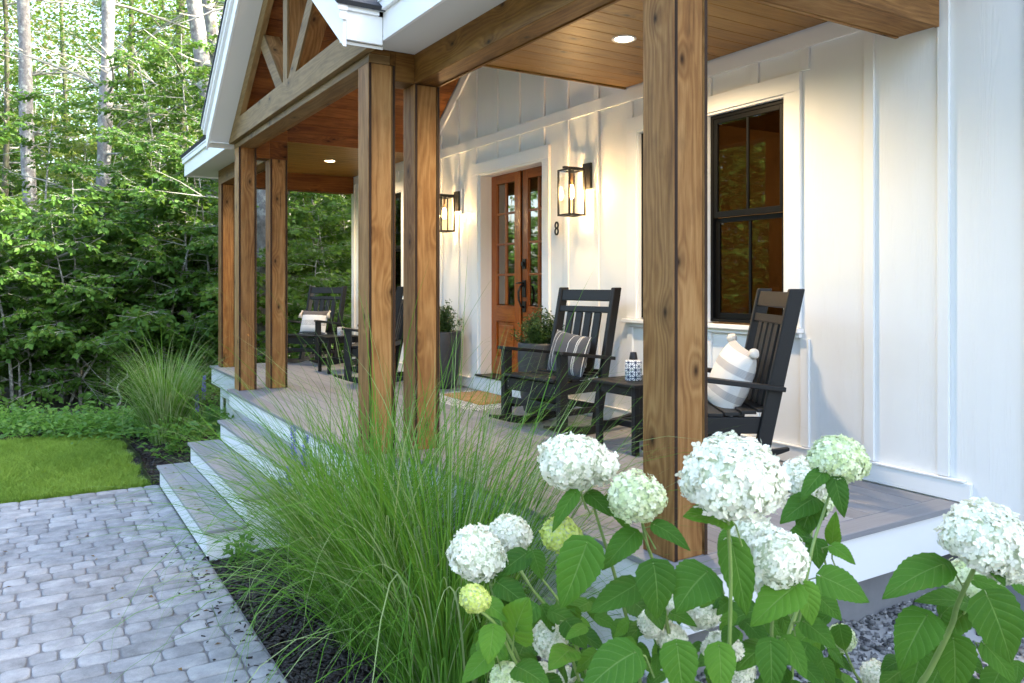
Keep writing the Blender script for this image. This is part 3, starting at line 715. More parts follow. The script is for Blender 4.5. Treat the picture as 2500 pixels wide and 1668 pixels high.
# roofs
roof=thing('porch_roof','dark shingled porch roof with white fascia and rake boards','roof',(-6.9,2.5,3))
YRK=1.655; YFA=1.915
def slab(name,P3,th,mat,parent):
    g=G(); n=len(P3); up=(Vector(P3[1])-Vector(P3[0])).cross(Vector(P3[2])-Vector(P3[1])).normalized()
    if up.z<0: P3=P3[::-1]; up=-up
    top=[tuple(Vector(p)+up*th) for p in P3]
    g.face(P3[::-1],[(p[0],p[1]) for p in P3[::-1]]); g.face(top,[(p[0],p[1]) for p in top])
    for i in range(n):
        j=(i+1)%n; g.face([P3[i],P3[j],top[j],top[i]],[(0,0),(1,0),(1,.1),(0,.1)])
    return wpart(name,g,mat,parent)
mz=lambda y:2.93+.5*(y-1.88)
slab('main_roof_plane',[(-12.17,1.88,mz(1.88)),(XC-2.2,1.88,mz(1.88)),(XC,5.3,mz(5.3)),(XC,10.6,mz(10.6)),(-12.17,10.6,mz(10.6))],.04,M_shingle,roof)
slab('main_roof_plane',[(XC+2.26,1.88,mz(1.88)),(-2.0,1.88,mz(1.88)),(-2.0,10.6,mz(10.6)),(XC+.001,10.6,mz(10.6)),(XC+.001,5.3,mz(5.3))],.04,M_shingle,roof)
slab('back_roof_plane',[(-12.17,10.61,mz(10.6)),(6,10.61,mz(10.6)),(6,16,4.5),(-12.17,16,4.5)],.04,M_shingle,roof)
slab('upper_roof_plane',[(-1.99,3.6,5.35),(6,3.6,5.35),(6,10.6,7.5),(-1.99,10.6,7.5)],.04,M_shingle,roof)
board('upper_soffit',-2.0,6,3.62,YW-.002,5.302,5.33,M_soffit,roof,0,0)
for s in (-1,1):
    e=HS+.115; ztop=lambda d:2.65+SL*(HS-d)
    a=(XC+s*e,1.60,ztop(e)+.275); b=(XC,1.60,ztop(0)+.275); c=(XC,5.3,ztop(0)+.275); d=(XC+s*e,5.3 if False else 2.3,ztop(e)+.275)
    slab('gable_roof_plane',[a,b,(XC,5.3,b[2]),(XC+s*e,1.95,a[2])],.03,M_shingle,roof)
    # white rake: bottom board, crown strip, drip strip
    for nm,o0,o1,ya,yb,xe in (('rake_board',0,-.175,YRK,YRK+.022,HS+.075),('rake_crown',-.176,-.235,YRK-.028,YRK+.02,HS+.095),('rake_drip_strip',-.236,-.270,YRK-.045,YRK+.02,HS+.105)):
        g=G(); g.prism(slopepoly(s,xe,0.0005,o0,o1),ya,yb); wpart(nm,g,M_white,roof,.002)
    g=G(); g.prism(slopepoly(s,HS+.05,.0005,-.004,-.022),YRK+.023,1.925); wpart('rake_soffit',g,M_soffit,roof)
# short eave returns of the gable, facing sideways
for x in (XC+HS+.075,XC-HS-.075):
    s=1 if x>XC else -1
    xa,xb=sorted((x,x-s*.022))
    board('eave_fascia',xa,xb,YRK+.0235,YFA-.001,2.640,2.815,M_white,roof,1,.002)
    xa,xb=sorted((x+s*.02,x-s*.02)); board('eave_crown',xa,xb,YRK+.0235,YFA-.03,2.8155,2.885,M_white,roof,1,.002)
    xa,xb=sorted((x-s*.024,XC+s*2.06)); board('eave_soffit',xa,xb,YRK+.024,1.925,2.652,2.664,M_soffit,roof,1,.001)
for a,b in ((XC+HS+.0755,-1.98),(-12.14,XC-HS-.0755)):
    board('main_fascia',a,b,YFA,YFA+.022,2.668,2.845,M_white,roof,0,.002); board('main_crown',a,b,YFA-.028,YFA+.02,2.8455,2.905,M_white,roof,0,.003)
    board('drip_strip',a,b,YFA-.036,YFA+.02,2.9055,2.925,M_white,roof,0,.001)
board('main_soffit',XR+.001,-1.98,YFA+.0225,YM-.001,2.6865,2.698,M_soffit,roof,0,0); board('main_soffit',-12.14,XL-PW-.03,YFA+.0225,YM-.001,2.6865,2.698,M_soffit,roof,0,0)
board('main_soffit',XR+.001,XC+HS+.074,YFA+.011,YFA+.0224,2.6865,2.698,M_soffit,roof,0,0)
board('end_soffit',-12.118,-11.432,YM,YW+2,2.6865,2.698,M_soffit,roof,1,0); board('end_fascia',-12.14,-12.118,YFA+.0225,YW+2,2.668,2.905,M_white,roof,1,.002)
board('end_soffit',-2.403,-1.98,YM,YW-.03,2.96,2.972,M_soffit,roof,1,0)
# ============================================================ lamps
def wlight(name,loc,energy,col,size=.03,parent=None,kind='POINT',angle=150):
    d=bpy.data.lights.new(name,kind); d.energy=energy; d.color=col; d.shadow_soft_size=size
    if kind=='SPOT': d.spot_size=rad(angle); d.spot_blend=.6
    o=bpy.data.objects.new(name,d); link(o,parent,Matrix.Translation(loc)); return o
def lantern(xc,label):
    L=thing('wall_lantern',label,'lantern',(xc,YW-.02,1.9),0,'black box lanterns beside the front door')
    board('mounting_block',xc+.02,xc+.205,YW-.022,YW-.001,1.915,2.195,M_white,L,2)
    board('back_plate',xc+.055,xc+.165,YW-.046,YW-.0225,1.945,2.17,M_metalk,L,2,.002)
    x0,x1,y0,y1,z0,z1=xc-.02,xc+.14,YW-.245,YW-.085,1.715,2.112; r=.0075
    g=G()
    for x in (x0,x1):
        for y in (y0,y1): g.box(x-r,x+r,y-r,y+r,z0,z1,2)
    for z in (z0,z1-2*r):
        for y in (y0,y1): g.box(x0+r,x1-r,y-r,y+r,z,z+2*r,0)
        for x in (x0,x1): g.box(x-r,x+r,y0+r,y1-r,z,z+2*r,1)
    wpart('cage',g,M_metalk,L,.001)
    g=G(); m=(x0+x1)/2
    g.box(m-.016,m+.016,y0-.005,YW-.047,z1+.004,z1+.024,1); g.box(m-.016,m+.016,(y0+y1)/2-.016,(y0+y1)/2+.016,z1-.03,z1+.003,2); wpart('arm',g,M_metalk,L,.002)
    q=(m,(y0+y1)/2)
    g=G(); g.tube([(q[0],q[1],z1-.031),(q[0],q[1],z1-.13)],.014,10); wpart('socket',g,M_socket,L,0,True)
    g=G(); g.lathe([(.001,z1-.25),(.012,z1-.245),(.022,z1-.215),(.020,z1-.18),(.012,z1-.135),(.001,z1-.131)],14,c=(q[0],q[1],0)); wpart('bulb',g,M_bulb,L,0,True)
    for a in ((x0-.0015,x0+.0015,y0+r,y1-r),(x1-.0015,x1+.0015,y0+r,y1-r),(x0+r,x1-r,y0-.0015,y0+.0015)):
        g=G(); g.box(*a,z0+2*r,z1-2*r); wpart('glass_pane',g,M_lampglass,L)
    o=wlight('bulb_light',(q[0],q[1]-.0,z1-.20),95,(1,.66,.32),.022,L); return L
lantern(-5.60,'lit black box lantern right of the front door, above the house number')
lantern(-8.03,'lit black box lantern left of the front door')
def can(x,y,label):
    L=thing('recessed_light',label,'ceiling light',(x,y,2.70),0,'recessed lights in the porch ceiling')
    g=G(); g.lathe([(.078,2.7105),(.080,2.706),(.074,2.702),(.060,2.704),(.056,2.7105)],32,c=(x,y,0)); wpart('trim_ring',g,M_ring,L,0,True)
    g=G(); g.lathe([(.001,2.7065),(.0555,2.7068)],28,c=(x,y,0)); wpart('lens',g,M_led,L)
    o=wlight('lamp_light',(x,y,2.69),30,(1,.74,.44),.06,L,'SPOT',158); return L
can(-3.985,3.275,'lit round recessed light in the ceiling beside the nearest post')
can(-9.885,3.30,'lit round recessed light in the far left ceiling')
L=thing('room_lamp','lit ceiling lamp inside the room behind the right window','lamp',(-3.6,5.6,2.6))
g=G(); g.lathe([(.001,2.50),(.15,2.52),(.17,2.58),(.15,2.695)],20,c=(-3.2,6.6,0)); wpart('lamp_shade',g,M_led,L,0,True)
wlight('room_light',(-3.2,6.5,2.42),2.2,(1,.62,.25),.15,L)
# house number
cu=bpy.data.curves.new('number','FONT'); cu.body='8'; cu.size=.178; cu.extrude=.004; cu.bevel_depth=.0008; cu.offset=-.001; cu.align_x='CENTER'
to=bpy.data.objects.new('number_tmp',cu); C.objects.link(to); bpy.context.view_layer.update()
me=bpy.data.meshes.new_from_object(to.evaluated_get(bpy.context.evaluated_depsgraph_get())); bpy.data.objects.remove(to)
a=np.array([v.co[:] for v in me.vertices]); a-= (a.max(0)+a.min(0))/2
for v,c in zip(me.vertices,a): v.co=(c[0]*.80,c[1]*1.02,c[2])
me.materials.clear(); me.materials.append(M_metalk)
o=bpy.data.objects.new('house_number',me); link(o,None,Matrix.Translation((-5.955,YW-.034,1.638))@Matrix.Rotation(rad(90),4,'X'))
tag(o,'black metal house number 8 on the wall right of the door casing','house number')

# ============================================================ rocking chairs (front is -y)
def rocker(label):
    root=thing('rocking_chair',label,'rocking chair',(0,0,0),0,'black slatted rocking chairs on the porch'); I=Matrix()
    def P_(n,g,bv=.004): return part(n,g,M_black,root,I,bv)
    def B(n,*a,M=None,bv=.004,ax=None):
        g=G(); g.box(*a,ax,M); return P_(n,g,bv)
    for s in (-1,1):
        B('leg',s*.325-.022,s*.325+.022,-.315,-.235,.055,.618,ax=2)
        # back upright leans: skewed box
        g=G(); b=[(s*.300,.10,.05),(s*.300,.325,1.105)]
        g.tube([b[0],b[1]],.001,4); g=G(); ru=R_.random()*9
        v=[]
        for (x,y,z) in b: v+=[(x-.020,y-.042,z),(x+.020,y-.042,z),(x+.020,y+.042,z),(x-.020,y+.042,z)]
        g.v=v
        for f in ((0,3,2,1),(4,5,6,7),(0,1,5,4),(1,2,6,5),(2,3,7,6),(3,0,4,7)):
            g.f.append(f); g.mi.append(0); g.uv+=[(v[i][2],v[i][0]+v[i][1]+ru) for i in f]
        P_('back_upright',g,.008)
        # arm with rounded front, dropping to the back
        g=G(); ang=math.atan2(.075,.62); M=Matrix.Translation((s*.335,-.345,.632))@Matrix.Rotation(-ang,4,'X')
        pts=[(-.045,.03),(-.030,.008),(0,0),(.030,.008),(.045,.03),(.045,.25),(.028,.60),(-.028,.60),(-.045,.25)]
        n=len(pts); g.v=[tuple(M@Vector((x,y,-.013))) for x,y in pts]+[tuple(M@Vector((x,y,.013))) for x,y in pts]
        g.f=[tuple(reversed(range(n))),tuple(range(n,2*n))]; g.uv=[(y,x) for x,y in reversed(pts)]+[(y,x) for x,y in pts]; g.mi=[0,0]
        for i in range(n): j=(i+1)%n; g.f.append((i,j,n+j,n+i)); g.uv+=[(0,0),(.1,0),(.1,.03),(0,.03)]; g.mi.append(0)
        P_('arm',g,.004)
        # curved rocker
        g=G(); m=14; b=[]
        for i in range(m+1):
            y=-.44+.92*i/m; z=(y-.02)**2/2.3; h=.062*min(1,.35+3*min(i,m-i)/m)
            for x in (s*.322-.021,s*.322+.021): g.v+=[(x,y,z+.002),(x,y,z+h)]
        for i in range(m):
            b=i*4; c=b+4
            for f in ((b,c,c+1,b+1),(b+2,b+3,c+3,c+2),(b+1,c+1,c+3,b+3),(b,b+2,c+2,c)): g.f.append(f); g.mi.append(0); g.uv+=[(g.v[k][1],g.v[k][2]+g.v[k][0]) for k in f]
        g.f+=[(0,1,3,2),(4*m,4*m+2,4*m+3,4*m+1)]; g.mi+=[0,0]; g.uv+=[(0,0)]*8
        P_('rocker',g,.004)
        B('side_rail',s*.279-.018,s*.279+.018,-.26,.165,.31,.40)
        B('side_stretcher',s*.300-.014,s*.300+.014,-.234,.09,.155,.20)
    B('front_apron',-.302,.302,-.300,-.265,.302,.396)
    B('front_stretcher',-.302,.302,-.292,-.262,.195,.243)
    B('back_stretcher',-.279,.279,.085,.112,.175,.22)
    for i,y in enumerate((-.335,-.245,-.155,-.065,.025,.112)):
        z=.400+.010*abs(i-2.2)-(.012 if i==0 else 0)
        g=G(); g.box(-.300,.300,y,y+.084,z,z+.020,0); P_('seat_slat',g,.004)
    lean=math.atan2(.225,1.055); M=Matrix.Translation((0,.10,.05))@Matrix.Rotation(-lean,4,'X')
    B('top_rail',-.279,.279,-.030,-.004,.965,1.055,M=M); B('upper_rail',-.279,.279,-.030,-.004,.872,.920,M=M); B('lower_rail',-.279,.279,-.002,.024,.375,.43,M=M)
    for k in range(4):
        x=-.156+.104*k; B('back_slat',x-.036,x+.036,-.024,-.004,.40,.8715,M=M,ax=2)
    g=G()
    for s in (-1,1):
        for z in (.33,.37): g.tube([(s*.27,-.3005,z),(s*.27,-.3035,z)],.006,8)
    part('screw',g,simple_screw,root,I)
    return root
simple_screw=simple('steel_screw',(.25,.25,.25),.35,1)
CH=rocker('black rocking chair right of the front door holding the charcoal pillow')
for c in kids(CH): pass
def placeM(x,y,rz): return Matrix.Translation((x,y,0))@Matrix.Rotation(rz,4,'Z')
ch2M=placeM(-5.125,3.566,.135); ch3M=placeM(-3.323,3.478,-.576); ch1M=placeM(-11.10,3.463,.557); ch4M=placeM(-8.72,3.50,-.62)
CH.matrix_basis=ch2M
copy_tree(CH,ch3M,'black rocking chair behind the nearest post holding the cream pillow')
copy_tree(CH,ch1M,'black rocking chair at the far left end of the porch holding the striped pillow')
copy_tree(CH,ch4M,'black rocking chair half hidden behind the gable posts, beside the far side table')

def table(label):
    t=thing('side_table',label,'side table',(0,0,0),0,'small black side tables between the rocking chairs'); I=Matrix()
    def B(n,*a,ax=None,M=None): g=G(); g.box(*a,ax,M); return part(n,g,M_black,t,I,.004)
    for i in range(5): B('top_slat',-.235,.235,-.235+.0945*i,-.235+.0945*i+.090,.45,.470,ax=0)
    for sx in (-1,1):
        for sy in (-1,1): B('leg',sx*.185-.02,sx*.185+.02,sy*.185-.02,sy*.185+.02,.001,.4495,ax=2)
        B('apron',sx*.185-.012,sx*.185+.012,-.164,.164,.385,.4495); B('apron',-.164,.164,sx*.185-.012,sx*.185+.012,.385,.4495)
        B('low_stretcher',sx*.185-.012,sx*.185+.012,-.164,.164,.13,.175)
    B('cross_stretcher',-.172,.172,-.02,.02,.13,.175)
    return t
T1=table('black side table with the patterned bottle, between the right pair of rocking chairs'); T1.matrix_basis=placeM(-4.235,3.60,.03)
copy_tree(T1,placeM(-9.90,3.42,0),'black side table with the candle jar, between the left pair of rocking chairs')

# pillows
def pillow_mesh(name,w,h,t,mats,seed=0):
    n=18; V=[];F=[];UV=[];rr=random.Random(seed)
    for side in (1,-1):
        b=len(V)
        for j in range(n+1):
            for i in range(n+1):
                u=-1+2*i/n; v=-1+2*j/n
                k=max(0,(1-abs(u)**2.6))**.55*max(0,(1-abs(v)**2.6))**.55
                pu=1-.07*(1-abs(u))*0; ex=1-.055*(1-v*v)*abs(u)**3; ey=1-.055*(1-u*u)*abs(v)**3
                wr=.006*mnoise.noise(Vector((u*3+seed,v*3,side)))*k+.004*mnoise.noise(Vector((u*8,v*8,seed)))*k
                V.append((u*w/2*ex,side*(-1)*(t/2*k+wr),v*h/2*ey))
        for j in range(n):
            for i in range(n):
                a=b+j*(n+1)+i; f=(a,a+1,a+n+2,a+n+1); F.append(f if side>0 else f[::-1])
                q=[(i/n,j/n),((i+1)/n,j/n),((i+1)/n,(j+1)/n),(i/n,(j+1)/n)]; UV+=q if side>0 else q[::-1]
    me=bpy.data.meshes.new(name); me.from_pydata(V,[],F); uv=me.uv_layers.new(name='UVMap'); uv.data.foreach_set('uv',np.array(UV,dtype=np.float32).ravel())
    me.materials.append(mats); me.polygons.foreach_set('use_smooth',[True]*len(F)); me.update(); return me
def clothmat(name,fn,rough=.95):
    m,nt,b=mat(name); u,v,t=uvxy(nt)
    w=Mth(nt,'MULTIPLY_ADD',noise(nt,comb(nt,Mth(nt,'MULTIPLY',u,90),Mth(nt,'MULTIPLY',v,90)),1,3,.7),1,0)
    nt.links.new(fn(nt,u,v,w),b.inputs['Base Color']); b.inputs['Roughness'].default_value=rough; b.inputs['Specular IOR Level'].default_value=.1
    b.inputs['Sheen Weight'].default_value=.2; bump(nt,b,w,.6,.002); return m
def band(nt,x,c,hw):
    return Mth(nt,'LESS_THAN',Mth(nt,'ABSOLUTE',Mth(nt,'SUBTRACT',x,c)),hw)
def mx_(nt,*a):
    r=a[0]
    for q in a[1:]: r=Mth(nt,'MAXIMUM',r,q)
    return r
def f_char(nt,u,v,w):
    c=mixc(nt,w,(.035,.038,.045),(.13,.13,.14))
    st=mx_(nt,band(nt,u,.13,.006),band(nt,u,.25,.006),band(nt,u,.62,.006),band(nt,u,.80,.006),band(nt,u,.02,.005),band(nt,u,.98,.004))
    hatch=Mth(nt,'MULTIPLY',band(nt,u,.835,.016),Mth(nt,'GREATER_THAN',Mth(nt,'SINE',Mth(nt,'MULTIPLY',v,260)),.0))
    return mixc(nt,Mth(nt,'MAXIMUM',st,hatch),c,(.75,.74,.70))
def f_cream(nt,u,v,w):
    c=mixc(nt,w,(.62,.58,.52),(.80,.77,.72))
    st=mx_(nt,band(nt,v,.68,.055),band(nt,v,.32,.055),band(nt,v,.96,.035),band(nt,v,.04,.035))
    ln=Mth(nt,'MULTIPLY_ADD',Mth(nt,'SINE',Mth(nt,'MULTIPLY',v,360)),.5,.5)
    return mixc(nt,st,c,mixc(nt,ln,(.34,.32,.31),(.56,.53,.50)))
def f_strip(nt,u,v,w):
    c=mixc(nt,w,(.66,.65,.64),(.80,.79,.78)); c=mixc(nt,Mth(nt,'GREATER_THAN',v,.78),c,mixc(nt,w,(.06,.055,.055),(.17,.15,.15)))
    st=mx_(nt,*[band(nt,v,q,.0065) for q in (.36,.405,.45,.495,.54)],band(nt,v,.04,.02))
    return mixc(nt,st,c,(.03,.03,.035))
M_pchar=clothmat('charcoal_stripe_cloth',f_char); M_pcream=clothmat('cream_banded_cloth',f_cream); M_pstr=clothmat('black_striped_white_cloth',f_strip)
M_yarn=simple('cream_yarn',(.68,.62,.54),1,nscale=180,namp=.3,bmp=1)
P1=bpy.data.objects.new('pillow',pillow_mesh('pillow',.46,.335,.15,M_pchar,1)); link(P1,None,ch2M@Matrix.Translation((.055,.045,.585))@Matrix.Rotation(rad(-6),4,'Z')@Matrix.Rotation(rad(-14),4,'X')@Matrix.Rotation(rad(5),4,'Y'))
tag(P1,'charcoal pillow with thin white stripes on the rocking chair right of the door','pillow')
P3=bpy.data.objects.new('pillow',pillow_mesh('pillow',.42,.42,.19,M_pcream,2)); link(P3,None,ch3M@Matrix.Translation((-.02,.045,.575))@Matrix.Rotation(rad(6),4,'Z')@Matrix.Rotation(rad(-20),4,'X')@Matrix.Rotation(rad(9),4,'Y'))
tag(P3,'cream pillow with grey bands and pom-poms on the chair behind the nearest post','pillow')
for sx in (-1,1):
    for sz in (-1,1):
        g=G(); g.ball((sx*.207,-.01,sz*.207),.030,12,8,(1,1,1),.22); part('pom_pom',g,M_yarn,P3,None,0,True)
P0=bpy.data.objects.new('pillow',pillow_mesh('pillow',.47,.34,.14,M_pstr,3)); link(P0,None,ch1M@Matrix.Translation((-.0,.02,.59))@Matrix.Rotation(rad(-15),4,'X'))
tag(P0,'white pillow with black lines, grey top and tassels on the farthest chair','pillow')
def tassel(x,z,hang,parent=P0):
    g=G(); 
    for k in range(16):
        a=k*.3927; r=.022+.01*(k%3)/3
        g.tube([(x,0,z),(x+.4*r*math.cos(a),.4*r*math.sin(a)-.02,z-hang*.4),(x+r*math.cos(a),r*math.sin(a)-.02,z-hang)],[.006,.0075,.004],4)
    g.ball((x,0,z),.016,8,6); part('tassel',g,M_yarn,parent,None,0,True)
tassel(-.25,.155,.10); tassel(.25,.16,.10); tassel(.25,-.16,.10)

# bottle and jar
def f_tile(nt,u,v,w):
    # star tiles: lines every 45 degrees inside square cells
    a=Mth(nt,'SUBTRACT',Mth(nt,'FRACT',Mth(nt,'MULTIPLY',u,7)),.5); b=Mth(nt,'SUBTRACT',Mth(nt,'FRACT',Mth(nt,'MULTIPLY',v,20)),.5)
    A=lambda q: Mth(nt,'LESS_THAN',Mth(nt,'ABSOLUTE',q),.055)
    ln=mx_(nt,A(a),A(b),A(Mth(nt,'SUBTRACT',a,b)),A(Mth(nt,'ADD',a,b)),Mth(nt,'GREATER_THAN',Mth(nt,'ABSOLUTE',a),.465),Mth(nt,'GREATER_THAN',Mth(nt,'ABSOLUTE',b),.465))
    ln=Mth(nt,'MULTIPLY',ln,Mth(nt,'LESS_THAN',v,.148))
    return mixc(nt,ln,(.80,.82,.84),(.025,.045,.10))
def f_jar(nt,u,v,w):
    a=Mth(nt,'SUBTRACT',Mth(nt,'FRACT',Mth(nt,'MULTIPLY',u,8)),.5); b=Mth(nt,'SUBTRACT',Mth(nt,'FRACT',Mth(nt,'MULTIPLY',v,26)),.5)
    d=Mth(nt,'ADD',Mth(nt,'ABSOLUTE',a),Mth(nt,'ABSOLUTE',b)); r=Mth(nt,'GREATER_THAN',Mth(nt,'SINE',Mth(nt,'MULTIPLY',d,24)),.1)
    return mixc(nt,r,(.78,.77,.75),(.03,.03,.05))
M_tile=clothmat('blue_star_glaze',f_tile,.25); M_jar=clothmat('black_ornament_glaze',f_jar,.3)
bx_,by_=-4.225,3.555
B=thing('diffuser_bottle','white bottle with blue star pattern and black cap on the right side table','bottle',(bx_,by_,.4705))
g=G(); g.lathe([(.001,.471),(.055,.471),(.058,.476),(.058,.600),(.054,.6095),(.035,.612),(.001,.613)],32,c=(bx_,by_,0)); 
g.uv=[(u,v-.471) for u,v in g.uv]; wpart('body',g,M_tile,B,0,True)
g=G(); g.lathe([(.001,.6135),(.029,.6135),(.030,.616),(.021,.664),(.001,.666)],24,c=(bx_,by_,0)); wpart('cap',g,M_metalk,B,.001,True)
jx,jy=-9.86,3.44
B=thing('candle_jar','small jar with black and white pattern on the far side table','jar',(jx,jy,.4705))
g=G(); g.lathe([(.001,.471),(.046,.471),(.048,.476),(.048,.575),(.044,.580),(.040,.578),(.040,.54),(.001,.54)],24,c=(jx,jy,0)); g.uv=[(u,v-.471) for u,v in g.uv]; wpart('body',g,M_jar,B,0,True)

# rug and coir mat
def f_zebra(nt,u,v,w):
    n=noise(nt,comb(nt,Mth(nt,'MULTIPLY',u,26),Mth(nt,'MULTIPLY',v,100)),1,3,.6,.6)
    return mixc(nt,Mth(nt,'GREATER_THAN',n,.52),(.72,.70,.66),(.025,.025,.028))
def f_coir(nt,u,v,w):
    n=noise(nt,comb(nt,Mth(nt,'MULTIPLY',u,60),Mth(nt,'MULTIPLY',v,160)),1,4,.7)
    return ramp(nt,n,[(.3,(.13,.06,.018)),(.5,(.40,.22,.075)),(.7,(.56,.34,.13))])
M_rug=clothmat('black_white_woven_rug',f_zebra); M_coir=clothmat('coir_fibre',f_coir)
def softmat(name,x0,x1,y0,y1,z0,h,mat_,lab,cat,fr):
    g=G(); nx,ny=50,26
    for j in range(ny+1):
        for i in range(nx+1):
            e=i in(0,nx) or j in (0,ny); x=x0+(x1-x0)*i/nx+(R_.uniform(-fr,fr) if e else 0); y=y0+(y1-y0)*j/ny+(R_.uniform(-fr,fr) if e else 0)
            g.v.append((x,y,z0+(h*.3 if e else h+R_.uniform(-.2,.2)*h)))
    for j in range(ny):
        for i in range(nx):
            a=j*(nx+1)+i; g.f.append((a,a+1,a+nx+2,a+nx+1)); g.mi.append(0); g.uv+=[(g.v[k][0],g.v[k][1]) for k in g.f[-1]]
    n0=len(g.v); per=[i for i in range(nx+1)]+[j*(nx+1)+nx for j in range(1,ny+1)]+[ny*(nx+1)+i for i in range(nx-1,-1,-1)]+[j*(nx+1) for j in range(ny-1,0,-1)]
    for k in per: g.v.append((g.v[k][0],g.v[k][1],z0+.001))
    m=len(per)
    for i in range(m): j=(i+1)%m; g.f.append((n0+i,n0+j,per[j],per[i])); g.mi.append(0); g.uv+=[(g.v[q][0],g.v[q][1]) for q in g.f[-1]]
    o=wpart(name,g,mat_,None,0,False); tag(o,lab,cat)
softmat('woven_rug',-7.42,-6.22,3.37,4.03,0,.008,M_rug,'black and white woven rug in front of the door, under the coir mat','rug',.012)
softmat('coir_doormat',-7.20,-6.44,3.58,4.02,.009,.020,M_coir,'brown coir doormat lying on the woven rug','doormat',.010)

# ============================================================ planters with boxwood
def leaf4(P,D,Nn,L,Wd,rv,fold=.25):
    """folded diamond leaves: P base, D direction, Nn normal; returns V,F(tri),UV"""
    D=nrm(D); S=nrm(np.cross(Nn,D)); Nn=nrm(np.cross(D,S)); L=L[:,None]; Wd=Wd[:,None]
    a=P; b=P+D*L*.45+S*Wd*.5+Nn*Wd*fold; c=P+D*L-Nn*L*.12; d=P+D*L*.45-S*Wd*.5+Nn*Wd*fold
    V=np.stack([a,b,c,d],1).reshape(-1,3); n=len(P); i=np.arange(n)*4
    Fq=np.concatenate([np.stack([i,i+1,i+2],1),np.stack([i,i+2,i+3],1)],0)
    u=np.array([0,.5,1.,0,1.,.5]); r=rv
    UV=np.zeros((2*n,3,2)); UV[:n,:,0]=[0,.5,1]; UV[n:,:,0]=[0,1,.5]; UV[:n,:,1]=r[:,None]; UV[n:,:,1]=r[:,None]
    return V,Fq,UV.reshape(-1,2)
def planter(x,y,label,lab2,seed):
    p=thing('planter_pot',label,'planter',(x,y,0),0,'tall charcoal planters flanking the front door')
    g=G(); g.lathe([(.001,.001),(.125,.001),(.150,.02),(.180,.16),(.197,.33),(.204,.48),(.203,.60),(.200,.618),(.192,.620),(.184,.612),(.184,.565),(.001,.565)],40,c=(x,y,0)); wpart('pot_shell',g,M_pot,p,0,True)
    g=G(); g.lathe([(.001,.575),(.10,.574),(.183,.568)],24,c=(x,y,0)); wpart('soil',g,M_soil,p,0,True)
    rg=np.random.default_rng(seed)
    b=thing('boxwood_shrub',lab2,'shrub',(x,y,.57),0,'boxwood shrubs in the planters')
    g=G(); tips=[]
    for k in range(46):
        a=rg.uniform(0,6.28); el=rg.uniform(.35,1.5); ln=rg.uniform(.17,.26)*(1+.45*math.sin(el)*rg.random())
        q0=Vector((x+rg.uniform(-.05,.05),y+rg.uniform(-.05,.05),.57)); d=Vector((math.cos(a)*math.cos(el),math.sin(a)*math.cos(el),math.sin(el)))
        q1=q0+d*ln*.6; q2=q1+(d+Vector((0,0,.35))).normalized()*ln*.5; g.tube([q0,q1,q2],[.004,.003,.0015],4,False); tips.append((q0,q1,q2))
    wpart('stem',g,M_sage,b)
    P=[];D=[]
    for q0,q1,q2 in tips:
        for k in range(95):
            t=rg.uniform(.25,1); q=q0.lerp(q1,min(1,t*1.7)) if t<.58 else q1.lerp(q2,(t-.58)/.42)
            d=Vector(rg.normal(0,1,3)); d.z=abs(d.z)*.6; d.normalize(); q=q+Vector(rg.normal(0,.020,3)); P.append(q); D.append(d)
    n=len(P); V,Fq,UV=leaf4(np.array(P),np.array(D),nrm(rg.normal(0,1,(n,3))+[0,0,1.5]),rg.uniform(.018,.028,n),rg.uniform(.013,.019,n),rg.random(n))
    o=bpy.data.objects.new('foliage',npmesh('foliage',V,Fq,M_box,UV)); link(o,b,Matrix())
planter(-5.84,3.86,'charcoal pot right of the front door, behind the rocking chair','bushy boxwood in the pot right of the front door',5)
planter(-7.80,3.87,'charcoal pot left of the front door, beside the rug','boxwood in the pot left of the front door',9)
